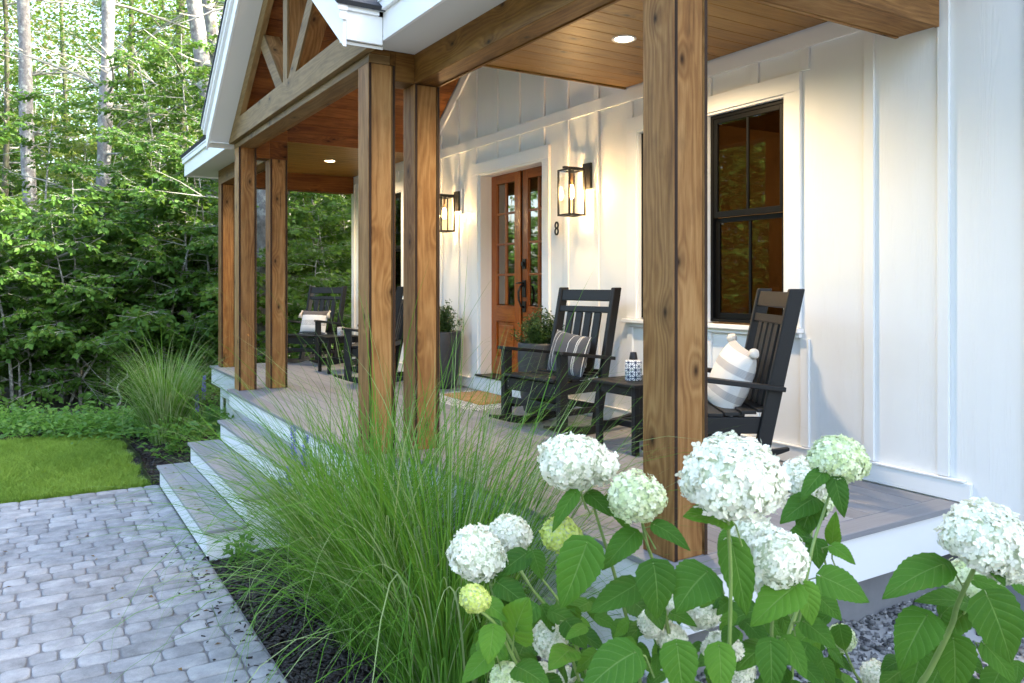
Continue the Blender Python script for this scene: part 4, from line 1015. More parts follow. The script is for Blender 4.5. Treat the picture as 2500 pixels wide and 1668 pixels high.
# ============================================================ fountain grasses
def grass_clump(x,y,z,n,Lr,seed,label,mats,lean=(0,0),rad0=.16,spread=1.0,wid=(.0035,.0062),grp=None,flat=.25):
    rg=np.random.default_rng(seed); t=thing('fountain_grass',label,'ornamental grass',(x,y,z),0,grp)
    S=10
    az=rg.uniform(0,2*np.pi,n); r0=rad0*np.sqrt(rg.random(n)); L=rg.uniform(*Lr,n)
    tilt=np.abs(rg.normal(.02,.21*spread,n))+r0*.9; tilt=np.minimum(tilt,1.2); curl=rg.uniform(.35,1.9,n)*(.45+spread*.55); kink=np.where(rg.random(n)<.07,rg.uniform(.9,1.9,n),0); ks=rg.uniform(.45,.85,n)
    curl=np.where(rg.random(n)<flat,curl*1.7,curl); lo=rg.random(n)<.14; L=np.where(lo,L*1.28,L)
    ax=az+rg.normal(0,.35,n)
    P=np.stack([x+r0*np.cos(az),y+r0*np.sin(az),np.full(n,z)],1); tang=tilt.copy(); H=np.stack([np.cos(ax)+lean[0],np.sin(ax)+lean[1]],1)
    side=np.stack([-np.sin(ax),np.cos(ax),np.zeros(n)],1); side=nrm(side+rg.normal(0,.25,(n,3)))
    w0=rg.uniform(*wid,n); rows=[]
    pts=[]; 
    for k in range(S+1):
        s=k/S; w=w0*(1-s**2.2)*(.75+.5*min(1,s*4)); pts.append(P.copy()); rows.append(np.stack([P-side*w[:,None]*.5,P+side*w[:,None]*.5],1))
        a=tang+curl*s**1.7+kink*(s>ks); d=np.stack([np.sin(a)*H[:,0],np.sin(a)*H[:,1],np.cos(a)],1); d=nrm(d); P=P+d*(L/S)[:,None]
        P[:,2]=np.maximum(P[:,2],z+.01)
    V=np.stack(rows,1).reshape(-1,3)  # n,(S+1),2
    i=np.arange(n)[:,None]*(2*(S+1)); k=np.arange(S)[None,:]*2; b=(i+k).ravel()
    Fq=np.stack([b,b+1,b+3,b+2],1)
    rv=np.repeat(rg.random(n),S*4); kk=np.tile(np.arange(S),n); uu=np.stack([kk/S,kk/S,(kk+1)/S,(kk+1)/S],1).ravel()
    mi=np.repeat((rg.random(n)<(.16 if mats[0]==M_reed else .55)).astype(int),S)
    o=bpy.data.objects.new('grass_blades',npmesh('grass_blades',V,Fq,mats,np.stack([uu,rv],1),True,mi)); link(o,t,Matrix()); o['kind']='stuff'
    return t
MM=[M_reed,M_reedp]
grass_clump(-3.12,1.56,-.67,950,(1.0,1.75),1,'big green fountain grass nearest the hydrangea, before the porch front',MM,(-.04,-.05),.22,1.1,(.0035,.0075))
grass_clump(-3.92,1.58,-.72,1000,(1.0,1.8),2,'middle green fountain grass arching over the paved walkway',MM,(-.05,-.10),.22,1.2,(.0035,.007))
grass_clump(-4.72,1.58,-.74,480,(.85,1.4),3,'green fountain grass at the right end of the porch steps',MM,(-.10,-.12),.13,1.25,(.0035,.007))
grass_clump(-10.1,1.38,-.74,900,(.85,1.35),4,'pale fountain grass in the bed left of the porch steps',[M_reedp,M_reed],(0,-.0),.15,.85,(.0055,.0095))
# blue salvia
def salvia(x,y,z,spikes,label,seed):
    rg=np.random.default_rng(seed); t=thing('blue_salvia',label,'flowering plant',(x,y,z),0,'violet salvia beside the steps')
    P=[];D=[];Q=[];E=[]
    for (dx,dy,h,l) in spikes:
        g=G(); a=Vector((x,y,z)); b=Vector((x+dx,y+dy,z+h)); m=a.lerp(b,.5)+Vector((rg.uniform(-.03,.03),0,0)); g.tube([a,m,b],[.004,.0035,.002],5,False); wpart('stem',g,M_sage,t)
        d=(b-m).normalized(); g=None
        for k in range(int(l/.012)):
            q=b-d*(k*.012); rr=.006+.012*math.sin(min(1,k/ (l/.012))*2.6+.3)
            for j in range(6):
                an=rg.uniform(0,6.28); o=Vector((math.cos(an),math.sin(an),.5)); P.append(q+o*rr*.3); D.append(o)
        for k in range(46):
            q=a.lerp(b,rg.uniform(.05,.75)); an=rg.uniform(0,6.28); Q.append(q); E.append(Vector((math.cos(an),math.sin(an),.4)))
    n=len(P); V,Fq,UV=leaf4(np.array(P),np.array(D),nrm(rg.normal(0,1,(n,3))),rg.uniform(.016,.026,n),rg.uniform(.011,.017,n),rg.random(n))
    o=bpy.data.objects.new('flower_spike',npmesh('flower_spike',V,Fq,M_purple,UV)); link(o,t,Matrix())
    n=len(Q); V,Fq,UV=leaf4(np.array(Q),np.array(E),nrm(rg.normal(0,.5,(n,3))+[0,0,1]),rg.uniform(.04,.075,n),rg.uniform(.012,.022,n),rg.random(n))
    o=bpy.data.objects.new('foliage',npmesh('foliage',V,Fq,M_ground_leaf,UV)); link(o,t,Matrix())
salvia(-5.52,1.60,-.73,[(-.14,.02,.84,.26),(.07,.05,.80,.24),(.0,-.06,.58,.14),(.16,0,.5,.12),(-.10,-.08,.48,.1)],'violet salvia spikes rising through the grass at the steps',21)
salvia(-10.0,1.75,-.74,[(.12,.03,.78,.20),(-.02,.06,.66,.18),(-.10,-.02,.58,.18),(.02,-.04,.46,.12),(-.16,.0,.44,.1)],'violet salvia spikes right of the pale fountain grass',22)
def leafy(x,y,z,r,h,n,label,seed,name='bedding_plant',L=(.05,.09)):
    rg=np.random.default_rng(seed); P=np.stack([rg.normal(x,r*.5,n),rg.normal(y,r*.5,n),z+h*rg.random(n)],1); t=None
    D=np.stack([P[:,0]-x,P[:,1]-y,rg.uniform(-.05,.12,n)],1)+rg.normal(0,.06,(n,3))
    V,Fq,UV=leaf4(P,D,nrm(rg.normal(0,.4,(n,3))+[0,0,1]),rg.uniform(*L,n),rg.uniform(L[0]*.5,L[1]*.55,n),rg.random(n))
    t=thing(name,label,'plant',(x,y,z)); o=bpy.data.objects.new('foliage',npmesh('foliage',V,Fq,M_ground_leaf,UV)); link(o,t,Matrix()); return t
leafy(-9.35,1.45,-.75,.26,.38,420,'leafy green perennial between the pale grass and the steps',31)
leafy(-8.75,1.75,-.75,.22,.25,300,'low green plant against the left side of the steps',32)
leafy(-5.55,1.22,-.74,.10,.16,60,'small round-leaved seedling in the mulch by the right step end',33)

# ============================================================ hydrangeas
def hleaf_mesh(seed,young=False):
    rr=random.Random(seed); nu,nv=20,4; V=[];F=[];UV=[]
    wd=rr.uniform(.66,.80); droop=rr.uniform(.12,.34); fold=rr.uniform(.10,.26); wav=rr.uniform(.01,.03); bend=rr.uniform(-.10,.10)
    for i in range(nu+1):
        t=i/nu
        w=wd*.5*(math.sin(math.pi*min(1,t**.55))**.72)*(1-.15*t) if 0<t<1 else 0
        if t>.8: w*=1-((t-.8)/.2)**1.5*.25
        ser=1+(.035 if i%2 else -.035)
        for j in range(2*nv+1):
            s=(j-nv)/nv; ss_=s*w*(ser if abs(s)==1 else 1)
            back=-.13*abs(s)**1.5*(1-t)**5           # heart lobes behind the petiole
            x=t+back-.0; z=-droop*t*t+fold*abs(ss_)-.35*abs(ss_)**2+wav*math.sin(t*9+s*3)*abs(s)
            V.append((x,ss_+bend*t*t,z))
    for i in range(nu):
        for j in range(2*nv):
            a=i*(2*nv+1)+j; F.append((a,a+2*nv+1,a+2*nv+2,a+1))
            for (q,r) in ((i,j),(i+1,j),(i+1,j+1),(i,j+1)): UV.append((q/nu,r/(2*nv)))
    me=bpy.data.meshes.new('leaf'); me.from_pydata(V,[],F); uv=me.uv_layers.new(name='UVMap'); uv.data.foreach_set('uv',np.array(UV,dtype=np.float32).ravel())
    me.materials.append(M_hleafd if young else M_hleaf); me.polygons.foreach_set('use_smooth',[True]*len(F)); me.update(); return me
HL=[hleaf_mesh(i) for i in range(7)]; HY_=[hleaf_mesh(20+i,True) for i in range(3)]
def place_leaf(parent,b,tip,face=None,young=False,wid=1.0,roll=0):
    b=Vector(b); d=Vector(tip)-b; L=d.length; X=d.normalized()
    n=(Vector((0,0,CAMH+.2))-b).normalized()*.8+Vector((0,0,.75)) if face is None else Vector(face)
    n=(n-X*n.dot(X)).normalized(); Y=n.cross(X)
    if roll: q=Matrix.Rotation(roll,3,X); n=q@n; Y=q@Y
    M=Matrix(((X.x*L,Y.x*L*wid,n.x*L,b.x),(X.y*L,Y.y*L*wid,n.y*L,b.y),(X.z*L,Y.z*L*wid,n.z*L,b.z),(0,0,0,1)))
    o=bpy.data.objects.new('leaf',R_.choice(HY_ if young else HL)); link(o,parent,M); return o
def head_mesh(seed,lobes,dens,mat_):
    """flower head of unit radius: hundreds of four-petalled florets over a lumpy dome, with a green core"""
    rg=np.random.default_rng(seed); P=[];Nn=[]
    for (cx,cy,cz,r,sx,sz) in lobes:
        n=int(dens*r*r); i=np.arange(n)+.5; ph=np.arccos(1-1.80*i/n); th=np.pi*(1+5**.5)*i
        q=np.stack([np.cos(th)*np.sin(ph),np.sin(th)*np.sin(ph),np.cos(ph)],1)+rg.normal(0,.035,(n,3)); q=nrm(q)
        bumpy=1+.08*np.sin(q[:,0]*7+seed)*np.cos(q[:,1]*6+seed*2)+rg.normal(0,.04,n)
        p=q*bumpy[:,None]*r*np.array([sx,sx,sz])+np.array([cx,cy,cz]); keep=np.ones(n,bool)
        for (dx,dy,dz,r2,sx2,sz2) in lobes:
            if (dx,dy,dz)!=(cx,cy,cz): keep&=(((p-[dx,dy,dz])/np.array([sx2,sx2,sz2]))**2).sum(1)>(r2*.9)**2
        P.append(p[keep]); Nn.append(nrm(q[keep]/np.array([sx,sx,sz])))
    P=np.concatenate(P); Nn=nrm(np.concatenate(Nn)+rg.normal(0,.42,(len(P),3))); n=len(P)
    A=nrm(np.cross(Nn,nrm(rg.normal(0,1,(n,3))))); B=np.cross(Nn,A); s=rg.uniform(.085,.122,n); rv=rg.random(n)
    V=[];Fq=[];UV=[]; base=0
    for k in range(4):
        a=k*np.pi/2; D=A*np.cos(a)+B*np.sin(a); S=np.cross(Nn,D); s_=s[:,None]*rg.uniform(.85,1.15,(n,1))
        pts=[P, P+D*s_*.55+S*s_*.46+Nn*s_*.10, P+D*s_*1.02+S*s_*.22+Nn*s_*.02, P+D*s_*1.02-S*s_*.22+Nn*s_*.02, P+D*s_*.55-S*s_*.46+Nn*s_*.10]
        v=np.stack(pts,1).reshape(-1,3); V.append(v); i=np.arange(n)*5+base
        Fq+= [np.stack([i,i+1,i+2],1),np.stack([i,i+2,i+3],1),np.stack([i,i+3,i+4],1)]; base+=5*n
        for us in ([0,.6,1],[0,1,1],[0,1,.6]): UV.append(np.stack([np.tile(us,n),np.repeat(rv,3)],1))
    V=np.concatenate(V); Fq=np.concatenate(Fq); UV=np.concatenate(UV); mi=np.zeros(len(Fq),int)
    g=G()
    for (cx,cy,cz,r,sx,sz) in lobes: g.ball((cx,cy,cz),r*.90,14,10,(sx,sx,sz))
    cf=np.array([(f[0],f[1],f[2]) for f in g.f]+[(f[0],f[2],f[3]) for f in g.f])+len(V)
    V=np.concatenate([V,np.array(g.v)]); Fq=np.concatenate([Fq,cf]); UV=np.concatenate([UV,np.zeros((len(cf)*3,2))]); mi=np.concatenate([mi,np.ones(len(cf),int)])
    return npmesh('flower_head',V,Fq,[mat_,M_core],UV,False,mi)
LOB={'round':[(-.08,0,0,.92,1,.86),(.38,-.1,.10,.62,1,.9),(-.30,.1,-.28,.60,1,.85)],'flat':[(0,0,0,.96,1.0,.74),(.50,.0,-.20,.58,1,.85),(-.52,.05,-.12,.56,1,.85),(.1,-.1,.28,.62,1,.7)],
     'double':[(-.30,0,.05,.78,1,.92),(.12,-.05,.22,.60,1,.9),(.62,.1,-.22,.50,1,.92),(-.1,-.1,-.35,.5,1,.8)],'drop':[(0,0,.1,.9,1,.88),(-.12,0,-.72,.42,1,1.1)],'long':[(.1,0,.15,.85,1,.9),(-.2,.05,-.35,.72,1,.95)]}
HM={}
def head(parent,px,py,d,rpx,kind='round',col='w',tilt=0,seed=0,turn=None):
    key=(kind,col,seed%3)
    if key not in HM: HM[key]=head_mesh(hash(kind)%7+seed%3*3+1 if False else (len(HM)*5+2),LOB[kind],560,{'w':M_pw,'c':M_pc,'l':M_pl}[col])
    c=at(px,d,py=py); r=rpx*d/F_*1.0
    me=HM[key]
    o=bpy.data.objects.new('flower_head',me)
    yaw=YAW if turn is None else turn
    link(o,parent,Matrix.Translation(c)@Matrix.Rotation(yaw,4,'Z')@Matrix.Rotation(rad(28),4,'X')@Matrix.Rotation(tilt,4,'Y')@Matrix.Scale(r,4)); return c
def stem(parent,pts,r=.0045,foot=None):
    P=[at(px,d,py=py) for px,py,d in pts]
    if foot is not None: P.append(P[-1].lerp(Vector(foot),.5)+Vector((0,0,.02))); P.append(Vector(foot))
    # smooth by subdividing (Catmull-Rom)
    Q=[]
    for i in range(len(P)-1):
        p0=P[max(0,i-1)];p1=P[i];p2=P[i+1];p3=P[min(len(P)-1,i+2)]
        for k in range(4):
            t=k/4; Q.append(.5*((2*p1)+(p2-p0)*t+(2*p0-5*p1+4*p2-p3)*t*t+(3*p1-p0-3*p2+p3)*t**3))
    Q.append(P[-1]); g=G(); g.tube(Q,[r*(.75+.6*i/len(Q)) for i in range(len(Q))],8); wpart('stem',g,M_stem,parent,0,True)
FT=(-1.75,1.75,-.60)
HB=thing('hydrangea_bush','large white hydrangea bush in the foreground before the nearest post','hydrangea',FT)
def leafp(parent,a,b,d,young=False,wid=1.0,d2=None,roll=0,pet=True):
    A=at(a[0],d,py=a[1]); B=at(b[0],d2 or d-.05,py=b[1])
    place_leaf(parent,A,B,None,young,wid,roll)
    if pet:
        q=A+(A-B).normalized()*.03+Vector((0,0,-.02)); g=G(); g.tube([A+Vector((0,0,.001)),q,q+Vector((R_.uniform(-.02,.02),.02,-.05))],.0022,5,False); wpart('petiole',g,M_stem,parent)
H_=lambda *a,**k: head(HB,*a,**k)
H_(1412,1130,2.10,86,'double','w',0,1); H_(1555,1213,2.0,68,'round','c',.1,2); H_(1792,1165,1.70,118,'flat','w',-.05,3)
H_(1845,1330,1.95,68,'drop','w',-.3,4); H_(1895,1375,1.85,82,'long','w',-.5,5); H_(2050,1120,2.15,66,'flat','c',.0,6); H_(1965,1170,2.55,58,'round','w',0,7)
H_(1990,1225,2.6,42,'round','c',0,8)
H_(1166,1352,2.2,70,'round','w',.5,9); H_(1246,1302,2.35,50,'flat','w',.2,10); H_(1372,1306,2.1,48,'round','l',.2,11); H_(1160,1462,2.0,37,'round','l',.3,12)
H_(1342,1562,2.2,48,'drop','w',0,13); H_(1325,1650,2.25,34,'round','w',0,14); H_(1240,1655,2.1,42,'round','c',0,15); H_(1385,1650,2.4,22,'round','w',0,16)
H_(1800,1275,2.3,42,'round','c',0,17); H_(1590,1525,2.1,36,'drop','w',0,18); H_(1650,1478,2.1,34,'round','w',0,19); H_(1715,1500,2.15,42,'long','w',.4,20)
H_(1640,1555,2.1,36,'round','w',0,21); H_(1765,1585,2.05,46,'flat','w',0,22); H_(1810,1640,2.05,36,'drop','w',0,23); H_(2050,1560,2.55,36,'long','c',.3,24); H_(2140,1648,2.6,36,'round','w',0,25)
for pts,ft in (([(1775,1250,1.72),(1784,1400,1.75),(1780,1600,1.8),(1776,1700,1.85)],(-1.62,1.60,-.6)),
    ([(2040,1160,2.17),(2008,1260,2.12),(1985,1330,2.08),(1962,1440,2.05),(1900,1660,2.0)],(-1.5,1.85,-.6)),
    ([(1565,1260,2.0),(1580,1330,2.02),(1602,1400,2.05),(1640,1600,2.1)],(-1.8,1.70,-.6)),
    ([(1450,1240,2.1),(1478,1330,2.12),(1505,1420,2.15),(1560,1640,2.2)],(-1.9,1.65,-.6)),
    ([(1240,1350,2.33),(1300,1440,2.3),(1365,1530,2.3),(1420,1680,2.3)],(-2.0,1.62,-.62)),
    ([(1320,1410,2.25),(1372,1480,2.25),(1400,1560,2.27),(1450,1690,2.3)],(-1.98,1.68,-.62)),
    ([(1190,1400,2.2),(1225,1520,2.15),(1258,1590,2.15),(1300,1690,2.2)],(-2.0,1.55,-.62)),
    ([(1170,1490,2.0),(1215,1530,2.02),(1250,1600,2.05),(1300,1690,2.1)],(-1.95,1.5,-.62)),
    ([(1890,1450,1.87),(1884,1540,1.9),(1880,1690,1.95)],(-1.55,1.65,-.6)),
    ([(1990,1215,2.4),(1975,1300,2.4),(1960,1420,2.4),(1900,1600,2.4)],(-1.6,1.9,-.6)),
    ([(1640,1500,2.45),(1638,1600,2.45),(1640,1700,2.5)],(-1.9,1.85,-.6)),
    ([(2060,1580,2.5),(2085,1640,2.5),(2110,1700,2.5)],(-1.4,1.95,-.58)),([(1995,1200,2.5),(1968,1400,2.45),(1930,1690,2.4)],(-1.6,2.0,-.6))):
    stem(HB,pts,.0048,ft)
for a,b,d,w,yg in (((1432,1328),(1377,1491),1.95,1.05,0),((1548,1302),(1472,1381),2.0,.85,0),((1552,1428),(1444,1493),1.95,.95,0),((1596,1379),(1622,1510),1.85,1.1,0),
    ((1725,1397),(1642,1470),1.85,1.5,0),((1255,1552),(1272,1462),2.0,1.2,1),((1204,1533),(1196,1620),2.0,1.1,1),((1192,1602),(1129,1660),2.05,1.1,1),((1282,1353),(1211,1402),2.2,1.0,0),
    ((1302,1349),(1324,1408),2.2,1.15,0),((1219,1425),(1288,1470),2.15,1.1,0),((1403,1204),(1342,1288),2.05,.62,0),((1438,1206),(1492,1248),2.1,.9,0),((1487,1215),(1542,1292),2.1,.8,0),
    ((1600,1282),(1690,1322),1.95,.72,0),((1548,1594),(1412,1660),1.75,1.05,0),((1653,1576),(1672,1710),1.75,1.05,0),((1385,1519),(1430,1576),2.1,1.2,0),((1180,1470),(1245,1502),2.05,.9,1),
    ((1772,1259),(1680,1252),1.75,.95,1),((1788,1330),(1828,1510),1.80,.75,0),((1940,1432),(1838,1512),1.80,1.1,1),((1962,1428),(1990,1522),1.82,1.0,1),((2007,1408),(2128,1458),1.85,1.25,0),
    ((2038,1168),(2062,1260),2.10,.85,0),((2010,1152),(1952,1204),2.12,.7,0),((1983,1219),(1908,1257),2.2,.95,0),((1990,1225),(1945,1300),2.2,1.0,0),((1985,1318),(1938,1290),2.15,1.2,0),((1992,1320),(2000,1380),2.1,1.3,0),
    ((2032,1334),(2090,1366),2.05,.9,1),((2032,1326),(2034,1258),2.1,.55,1),((2002,1460),(2055,1508),1.95,1.2,0),((1965,1519),(2046,1576),1.9,1.05,0),((1882,1570),(1886,1700),1.75,1.0,0),
    ((1918,1562),(1980,1652),1.82,.95,0),((1756,1580),(1768,1700),1.78,.95,1),((1790,1300),(1760,1340),2.1,1.0,0),((1820,1300),(1860,1262),2.0,1.0,0)):
    leafp(HB,a,b,d,bool(yg),w)
rg=random.Random(5)
for k in range(230):   # the inner and lower leaves
    px=rg.uniform(1170,2080); d=rg.uniform(2.0,2.75); top=1390+abs(px-1760)*.12; py=rg.uniform(top+20,1760)
    a=rg.uniform(0,6.28); L=rg.uniform(35,70); leafp(HB,(px,py),(px+L*math.cos(a)*1.1,py+abs(L*math.sin(a))*.9+12),d,rg.random()<.22,rg.uniform(.8,1.15),d+rg.uniform(-.09,.04),0,False)
HR=thing('hydrangea_bush','white hydrangea at the right edge, before the foundation wall','hydrangea',(-1.2,2.05,-.55))
head(HR,2412,1312,1.9,100,'flat','w',.1,3); head(HR,2455,1370,1.95,60,'round','w',0,4); head(HR,2375,1415,2.3,60,'flat','c',0,8); head(HR,2350,1480,2.4,40,'round','c',0,8)
stem(HR,[(2400,1345,1.92),(2340,1470,1.95),(2322,1530,1.97),(2268,1640,2.0),(2235,1700,2.03)],.0075,(-1.35,1.9,-.56))
stem(HR,[(2375,1440,2.3),(2340,1540,2.3),(2330,1600,2.3),(2300,1690,2.3)],.0045,(-1.25,2.1,-.56))
for a,b,d,w,yg in (((2302,1377),(2158,1428),1.95,.85,0),((2262,1505),(2190,1620),1.92,1.15,0),((2412,1458),(2490,1628),1.85,1.05,0),((2393,1330),(2468,1426),1.88,.9,0),((2379,1416),(2478,1442),2.1,.75,0),
    ((2371,1476),(2262,1438),2.1,.7,0),((2328,1562),(2345,1705),2.0,1.15,0),((2406,1575),(2495,1668),2.05,.95,0),((2395,1330),(2330,1318),1.95,.6,0),((2245,1600),(2225,1700),2.15,1.1,0),((2470,1500),(2540,1560),2.0,1.1,0),
    ((2300,1500),(2350,1440),2.3,.9,0),((2440,1640),(2400,1720),2.1,1.0,0),((2350,1500),(2280,1560),2.3,1.0,0),((2480,1420),(2560,1470),2.1,1,0),((2290,1640),(2250,1720),2.2,1.,0)):
    leafp(HR,a,b,d,bool(yg),w)
for k in range(40):
    px=rg.uniform(2200,2620); d=rg.uniform(2.1,2.5); py=rg.uniform(1560,1760); a=rg.uniform(0,6.28); L=rg.uniform(35,65)
    leafp(HR,(px,py),(px+L*math.cos(a),py+abs(L*math.sin(a))+12),d,False,rg.uniform(.8,1.15),d-.05,0,False)

# ============================================================ loose ground material
def scatter_boxes(name,pos,sz,mat_,kind='stuff',label=None,flat=.25):
    n=len(pos); rgn=np.random.default_rng(77+n); B=np.array([(x,y,z) for z in (-1,1) for y in (-1,1) for x in (-1,1)],float)
    B=B[None]*(1+rgn.uniform(-.35,.35,(n,8,3)))*sz[:,None,:]*.5
    a=rgn.uniform(0,6.28,n); t=rgn.normal(0,flat,n); ca,sa=np.cos(a)[:,None],np.sin(a)[:,None]; ct,st=np.cos(t)[:,None],np.sin(t)[:,None]
    x,y,z=B[...,0],B[...,1],B[...,2]; y,z=y*ct-z*st,y*st+z*ct; x,y=x*ca-y*sa,x*sa+y*ca
    V=(np.stack([x,y,z],-1)+pos[:,None]).reshape(-1,3); f=np.array([(0,2,3,1),(4,5,7,6),(0,1,5,4),(2,6,7,3),(0,4,6,2),(1,3,7,5)])
    Fq=(f[None]+(np.arange(n)*8)[:,None,None]).reshape(-1,4); rv=np.repeat(rgn.random(n),24)
    o=bpy.data.objects.new(name,npmesh(name,V,Fq,mat_,np.stack([rv,rv],1))); link(o); o['kind']=kind; return o
def bedpos(n,x0,x1,y0,y1,seed,fz_,lift):
    r=np.random.default_rng(seed); P=np.stack([r.uniform(x0,x1,n),r.uniform(y0,y1,n),np.zeros(n)],1)
    for p in P: p[2]=fz_(p[0],p[1])+lift*r.random()
    return P
r=np.random.default_rng(3)
P=bedpos(9000,-5.72,-2.9,1.06,2.15,1,bedz,.02); scatter_boxes('bark_mulch',P,np.stack([r.uniform(.02,.065,9000),r.uniform(.006,.018,9000),r.uniform(.003,.008,9000)],1),M_chip)
P=bedpos(3200,-11.0,-8.1,1.0,2.3,2,lambda x,y:-.765+.05*sst(1.0,1.5,y),.02); scatter_boxes('bark_mulch',P,np.stack([r.uniform(.02,.07,3200),r.uniform(.006,.018,3200),r.uniform(.003,.01,3200)],1),M_chip)
# a few stray chips on the pavers
n=85; P=np.stack([r.uniform(-6.2,-3.6,n),1.04-np.abs(r.normal(0,.12,n)),np.full(n,GZ+.004)],1); scatter_boxes('stray_bark_chips',P,np.stack([r.uniform(.01,.035,n),r.uniform(.004,.010,n),r.uniform(.002,.005,n)],1),M_chip)
P=bedpos(9000,-3.2,-.4,1.5,4.1,4,bedz,.012); q=r.uniform(.012,.030,9000); scatter_boxes('grey_gravel',P,np.stack([q,q*r.uniform(.6,.9,9000),q*r.uniform(.4,.7,9000)],1),M_stone,flat=.6)
P=bedpos(2600,-9.3,-8.1,1.75,2.4,5,lambda x,y:-.735,.012); q=r.uniform(.02,.04,2600); scatter_boxes('grey_gravel',P,np.stack([q,q*.8,q*.5],1),M_stone,flat=.6)
# a few dropped leaves
def litter(name,n,x0,x1,y0,y1,z,seed,mat_):
    r=np.random.default_rng(seed); P=np.stack([r.uniform(x0,x1,n),r.uniform(y0,y1,n),np.full(n,z)],1); a=r.uniform(0,6.28,n)
    V,Fq,UV=leaf4(P,np.stack([np.cos(a),np.sin(a),r.uniform(0,.25,n)],1),nrm(r.normal(0,.2,(n,3))+[0,0,1]),r.uniform(.015,.045,n),r.uniform(.008,.022,n),r.random(n))
    o=bpy.data.objects.new(name,npmesh(name,V,Fq,mat_,UV)); link(o); o['kind']='stuff'
M_dry=leafmat('dry_leaf',(.10,.05,.015),(.24,.15,.04),.15,.7)
litter('fallen_leaves',46,-8.0,-3.4,-.6,1.03,GZ+.003,91,M_dry); litter('fallen_leaves',22,-8.6,-2.6,2.5,4.0,.002,92,M_dry); litter('fallen_leaves',14,-8.0,-5.8,1.06,1.28,-.560,93,M_dry)
# lawn: tufts of blades
def lawn_mesh(name,nt_,x0,x1,y0,y1,z,h,mat_,seed,skip=None,nb=9,w=.0055):
    r=np.random.default_rng(seed); T=np.stack([r.uniform(x0,x1,nt_),r.uniform(y0,y1,nt_)],1)
    if skip is not None: T=T[~skip(T[:,0],T[:,1])]
    nt_=len(T); tone=np.clip(.5+.28*np.sin(T[:,0]*2.9+1)*np.sin(T[:,1]*4.1)+r.normal(0,.25,nt_),0,1); hl=h*r.uniform(.55,1.25,nt_); ld=r.normal(0,.45,(nt_,2))
    P=np.repeat(T,nb,0)+r.normal(0,.012,(nt_*nb,2)); n=len(P); P=np.concatenate([P,np.full((n,1),z)],1); H=np.repeat(hl,nb)*r.uniform(.6,1.1,n); l=np.repeat(ld,nb,0)+r.normal(0,.35,(n,2))
    a=r.uniform(0,6.28,n); S=np.stack([np.cos(a),np.sin(a),np.zeros(n)],1)*w*.5; mid=P+np.stack([l[:,0]*H*.35,l[:,1]*H*.35,H*.6],1); tip=P+np.stack([l[:,0]*H*1.1,l[:,1]*H*1.1,H],1)
    V=np.stack([P-S,P+S,mid+S*.8,tip,mid-S*.8],1).reshape(-1,3); i=np.arange(n)*5
    Fq=np.concatenate([np.stack([i,i+1,i+2],1),np.stack([i,i+2,i+4],1),np.stack([i+4,i+2,i+3],1)],0); rv=np.clip(np.repeat(tone,nb)+r.normal(0,.15,n),0,1)
    UV=np.stack([np.zeros(len(Fq)*3),np.tile(np.repeat(rv,3),3)],1)
    o=bpy.data.objects.new(name,npmesh(name,V,Fq,mat_,UV)); link(o); o['kind']='stuff'
lawn_mesh('lawn_grass',26000,-11.3,-8.13,-2.2,1.02,-.785,.075,M_lawn,8,lambda x,y:(y>.93+.05*np.sin(x*9)))
lawn_mesh('lawn_grass_edge',1500,-8.2,-8.10,-2.2,1.0,-.785,.05,M_lawn,9)
# ============================================================ woods
def sapling(seed,h,nb,spread,lmat):
    rg=np.random.default_rng(seed); rr=random.Random(seed)
    ph=rr.uniform(0,6.28); amp=.05*h
    tr=lambda t: Vector((amp*math.sin(t*2.4+ph)*t*1.6, amp*math.cos(t*3.1+ph)*t, h*t))
    g=G(); g.tube([tr(i/12) for i in range(13)],[(.012+.0055*h)*(1-.85*i/12) for i in range(13)],7,False)
    gb=G(); P=[];D=[];Nn=[]
    for b in range(nb):
        t=.12+.86*(b+.5)/nb; q=tr(t); az=b*2.4+rr.uniform(-.4,.4); ln=spread*(1.12-t)**.35*rr.uniform(.55,1.2); el=rr.uniform(-.08,.70)
        d=Vector((math.cos(az)*math.cos(el),math.sin(az)*math.cos(el),math.sin(el))); S=7; pts=[q]; dr=rr.uniform(-.10,.03)
        for k in range(S):
            d=(d+Vector((rr.uniform(-.16,.16),rr.uniform(-.16,.16),dr))).normalized(); pts.append(pts[-1]+d*ln/S)
        gb.tube(pts,[.010*(1-.8*k/S)*(.6+.06*h) for k in range(S+1)],4,False)
        ntw=int(7+ln*7)
        for w in range(ntw):
            s=.18+.82*(w+.5)/ntw; k=min(S-1,int(s*S)); q0=pts[k].lerp(pts[k+1],s*S-k); dd=(pts[k+1]-pts[k]).normalized()
            a=(1 if w%2 else -1)*rr.uniform(.5,1.1); dx=Matrix.Rotation(a,3,'Z')@dd; dx.z=dx.z*.4+rr.uniform(-.35,.25); tl=rr.uniform(.22,.5)*(1.15-.5*s); q1=q0+dx*tl
            gb.tube([q0,q1],[.0035,.0015],3,False)
            nl=int(tl/.036); 
            for j in range(nl):
                u=(j+1)/nl; P.append(q0.lerp(q1,u)+Vector((0,0,-.03*u*u+rr.gauss(0,.03)))); e=Matrix.Rotation((1 if j%2 else -1)*rr.uniform(.4,.9),3,'Z')@dx; e.z-=rr.uniform(0,.7); D.append(e)
    n=len(P); P=np.array(P); D=np.array(D); N_=nrm(rg.normal(0,.85,(n,3))+[0,0,.9])
    V,Fq,UV=leaf4(P,D,N_,rg.uniform(.080,.135,n),rg.uniform(.055,.090,n),np.clip(rg.random(n)*.6+.4*rg.random(),0,1),.12)
    return g.mesh('trunk',M_birch,True),gb.mesh('branches',M_twig,False),npmesh('crown',V,Fq,lmat,UV)
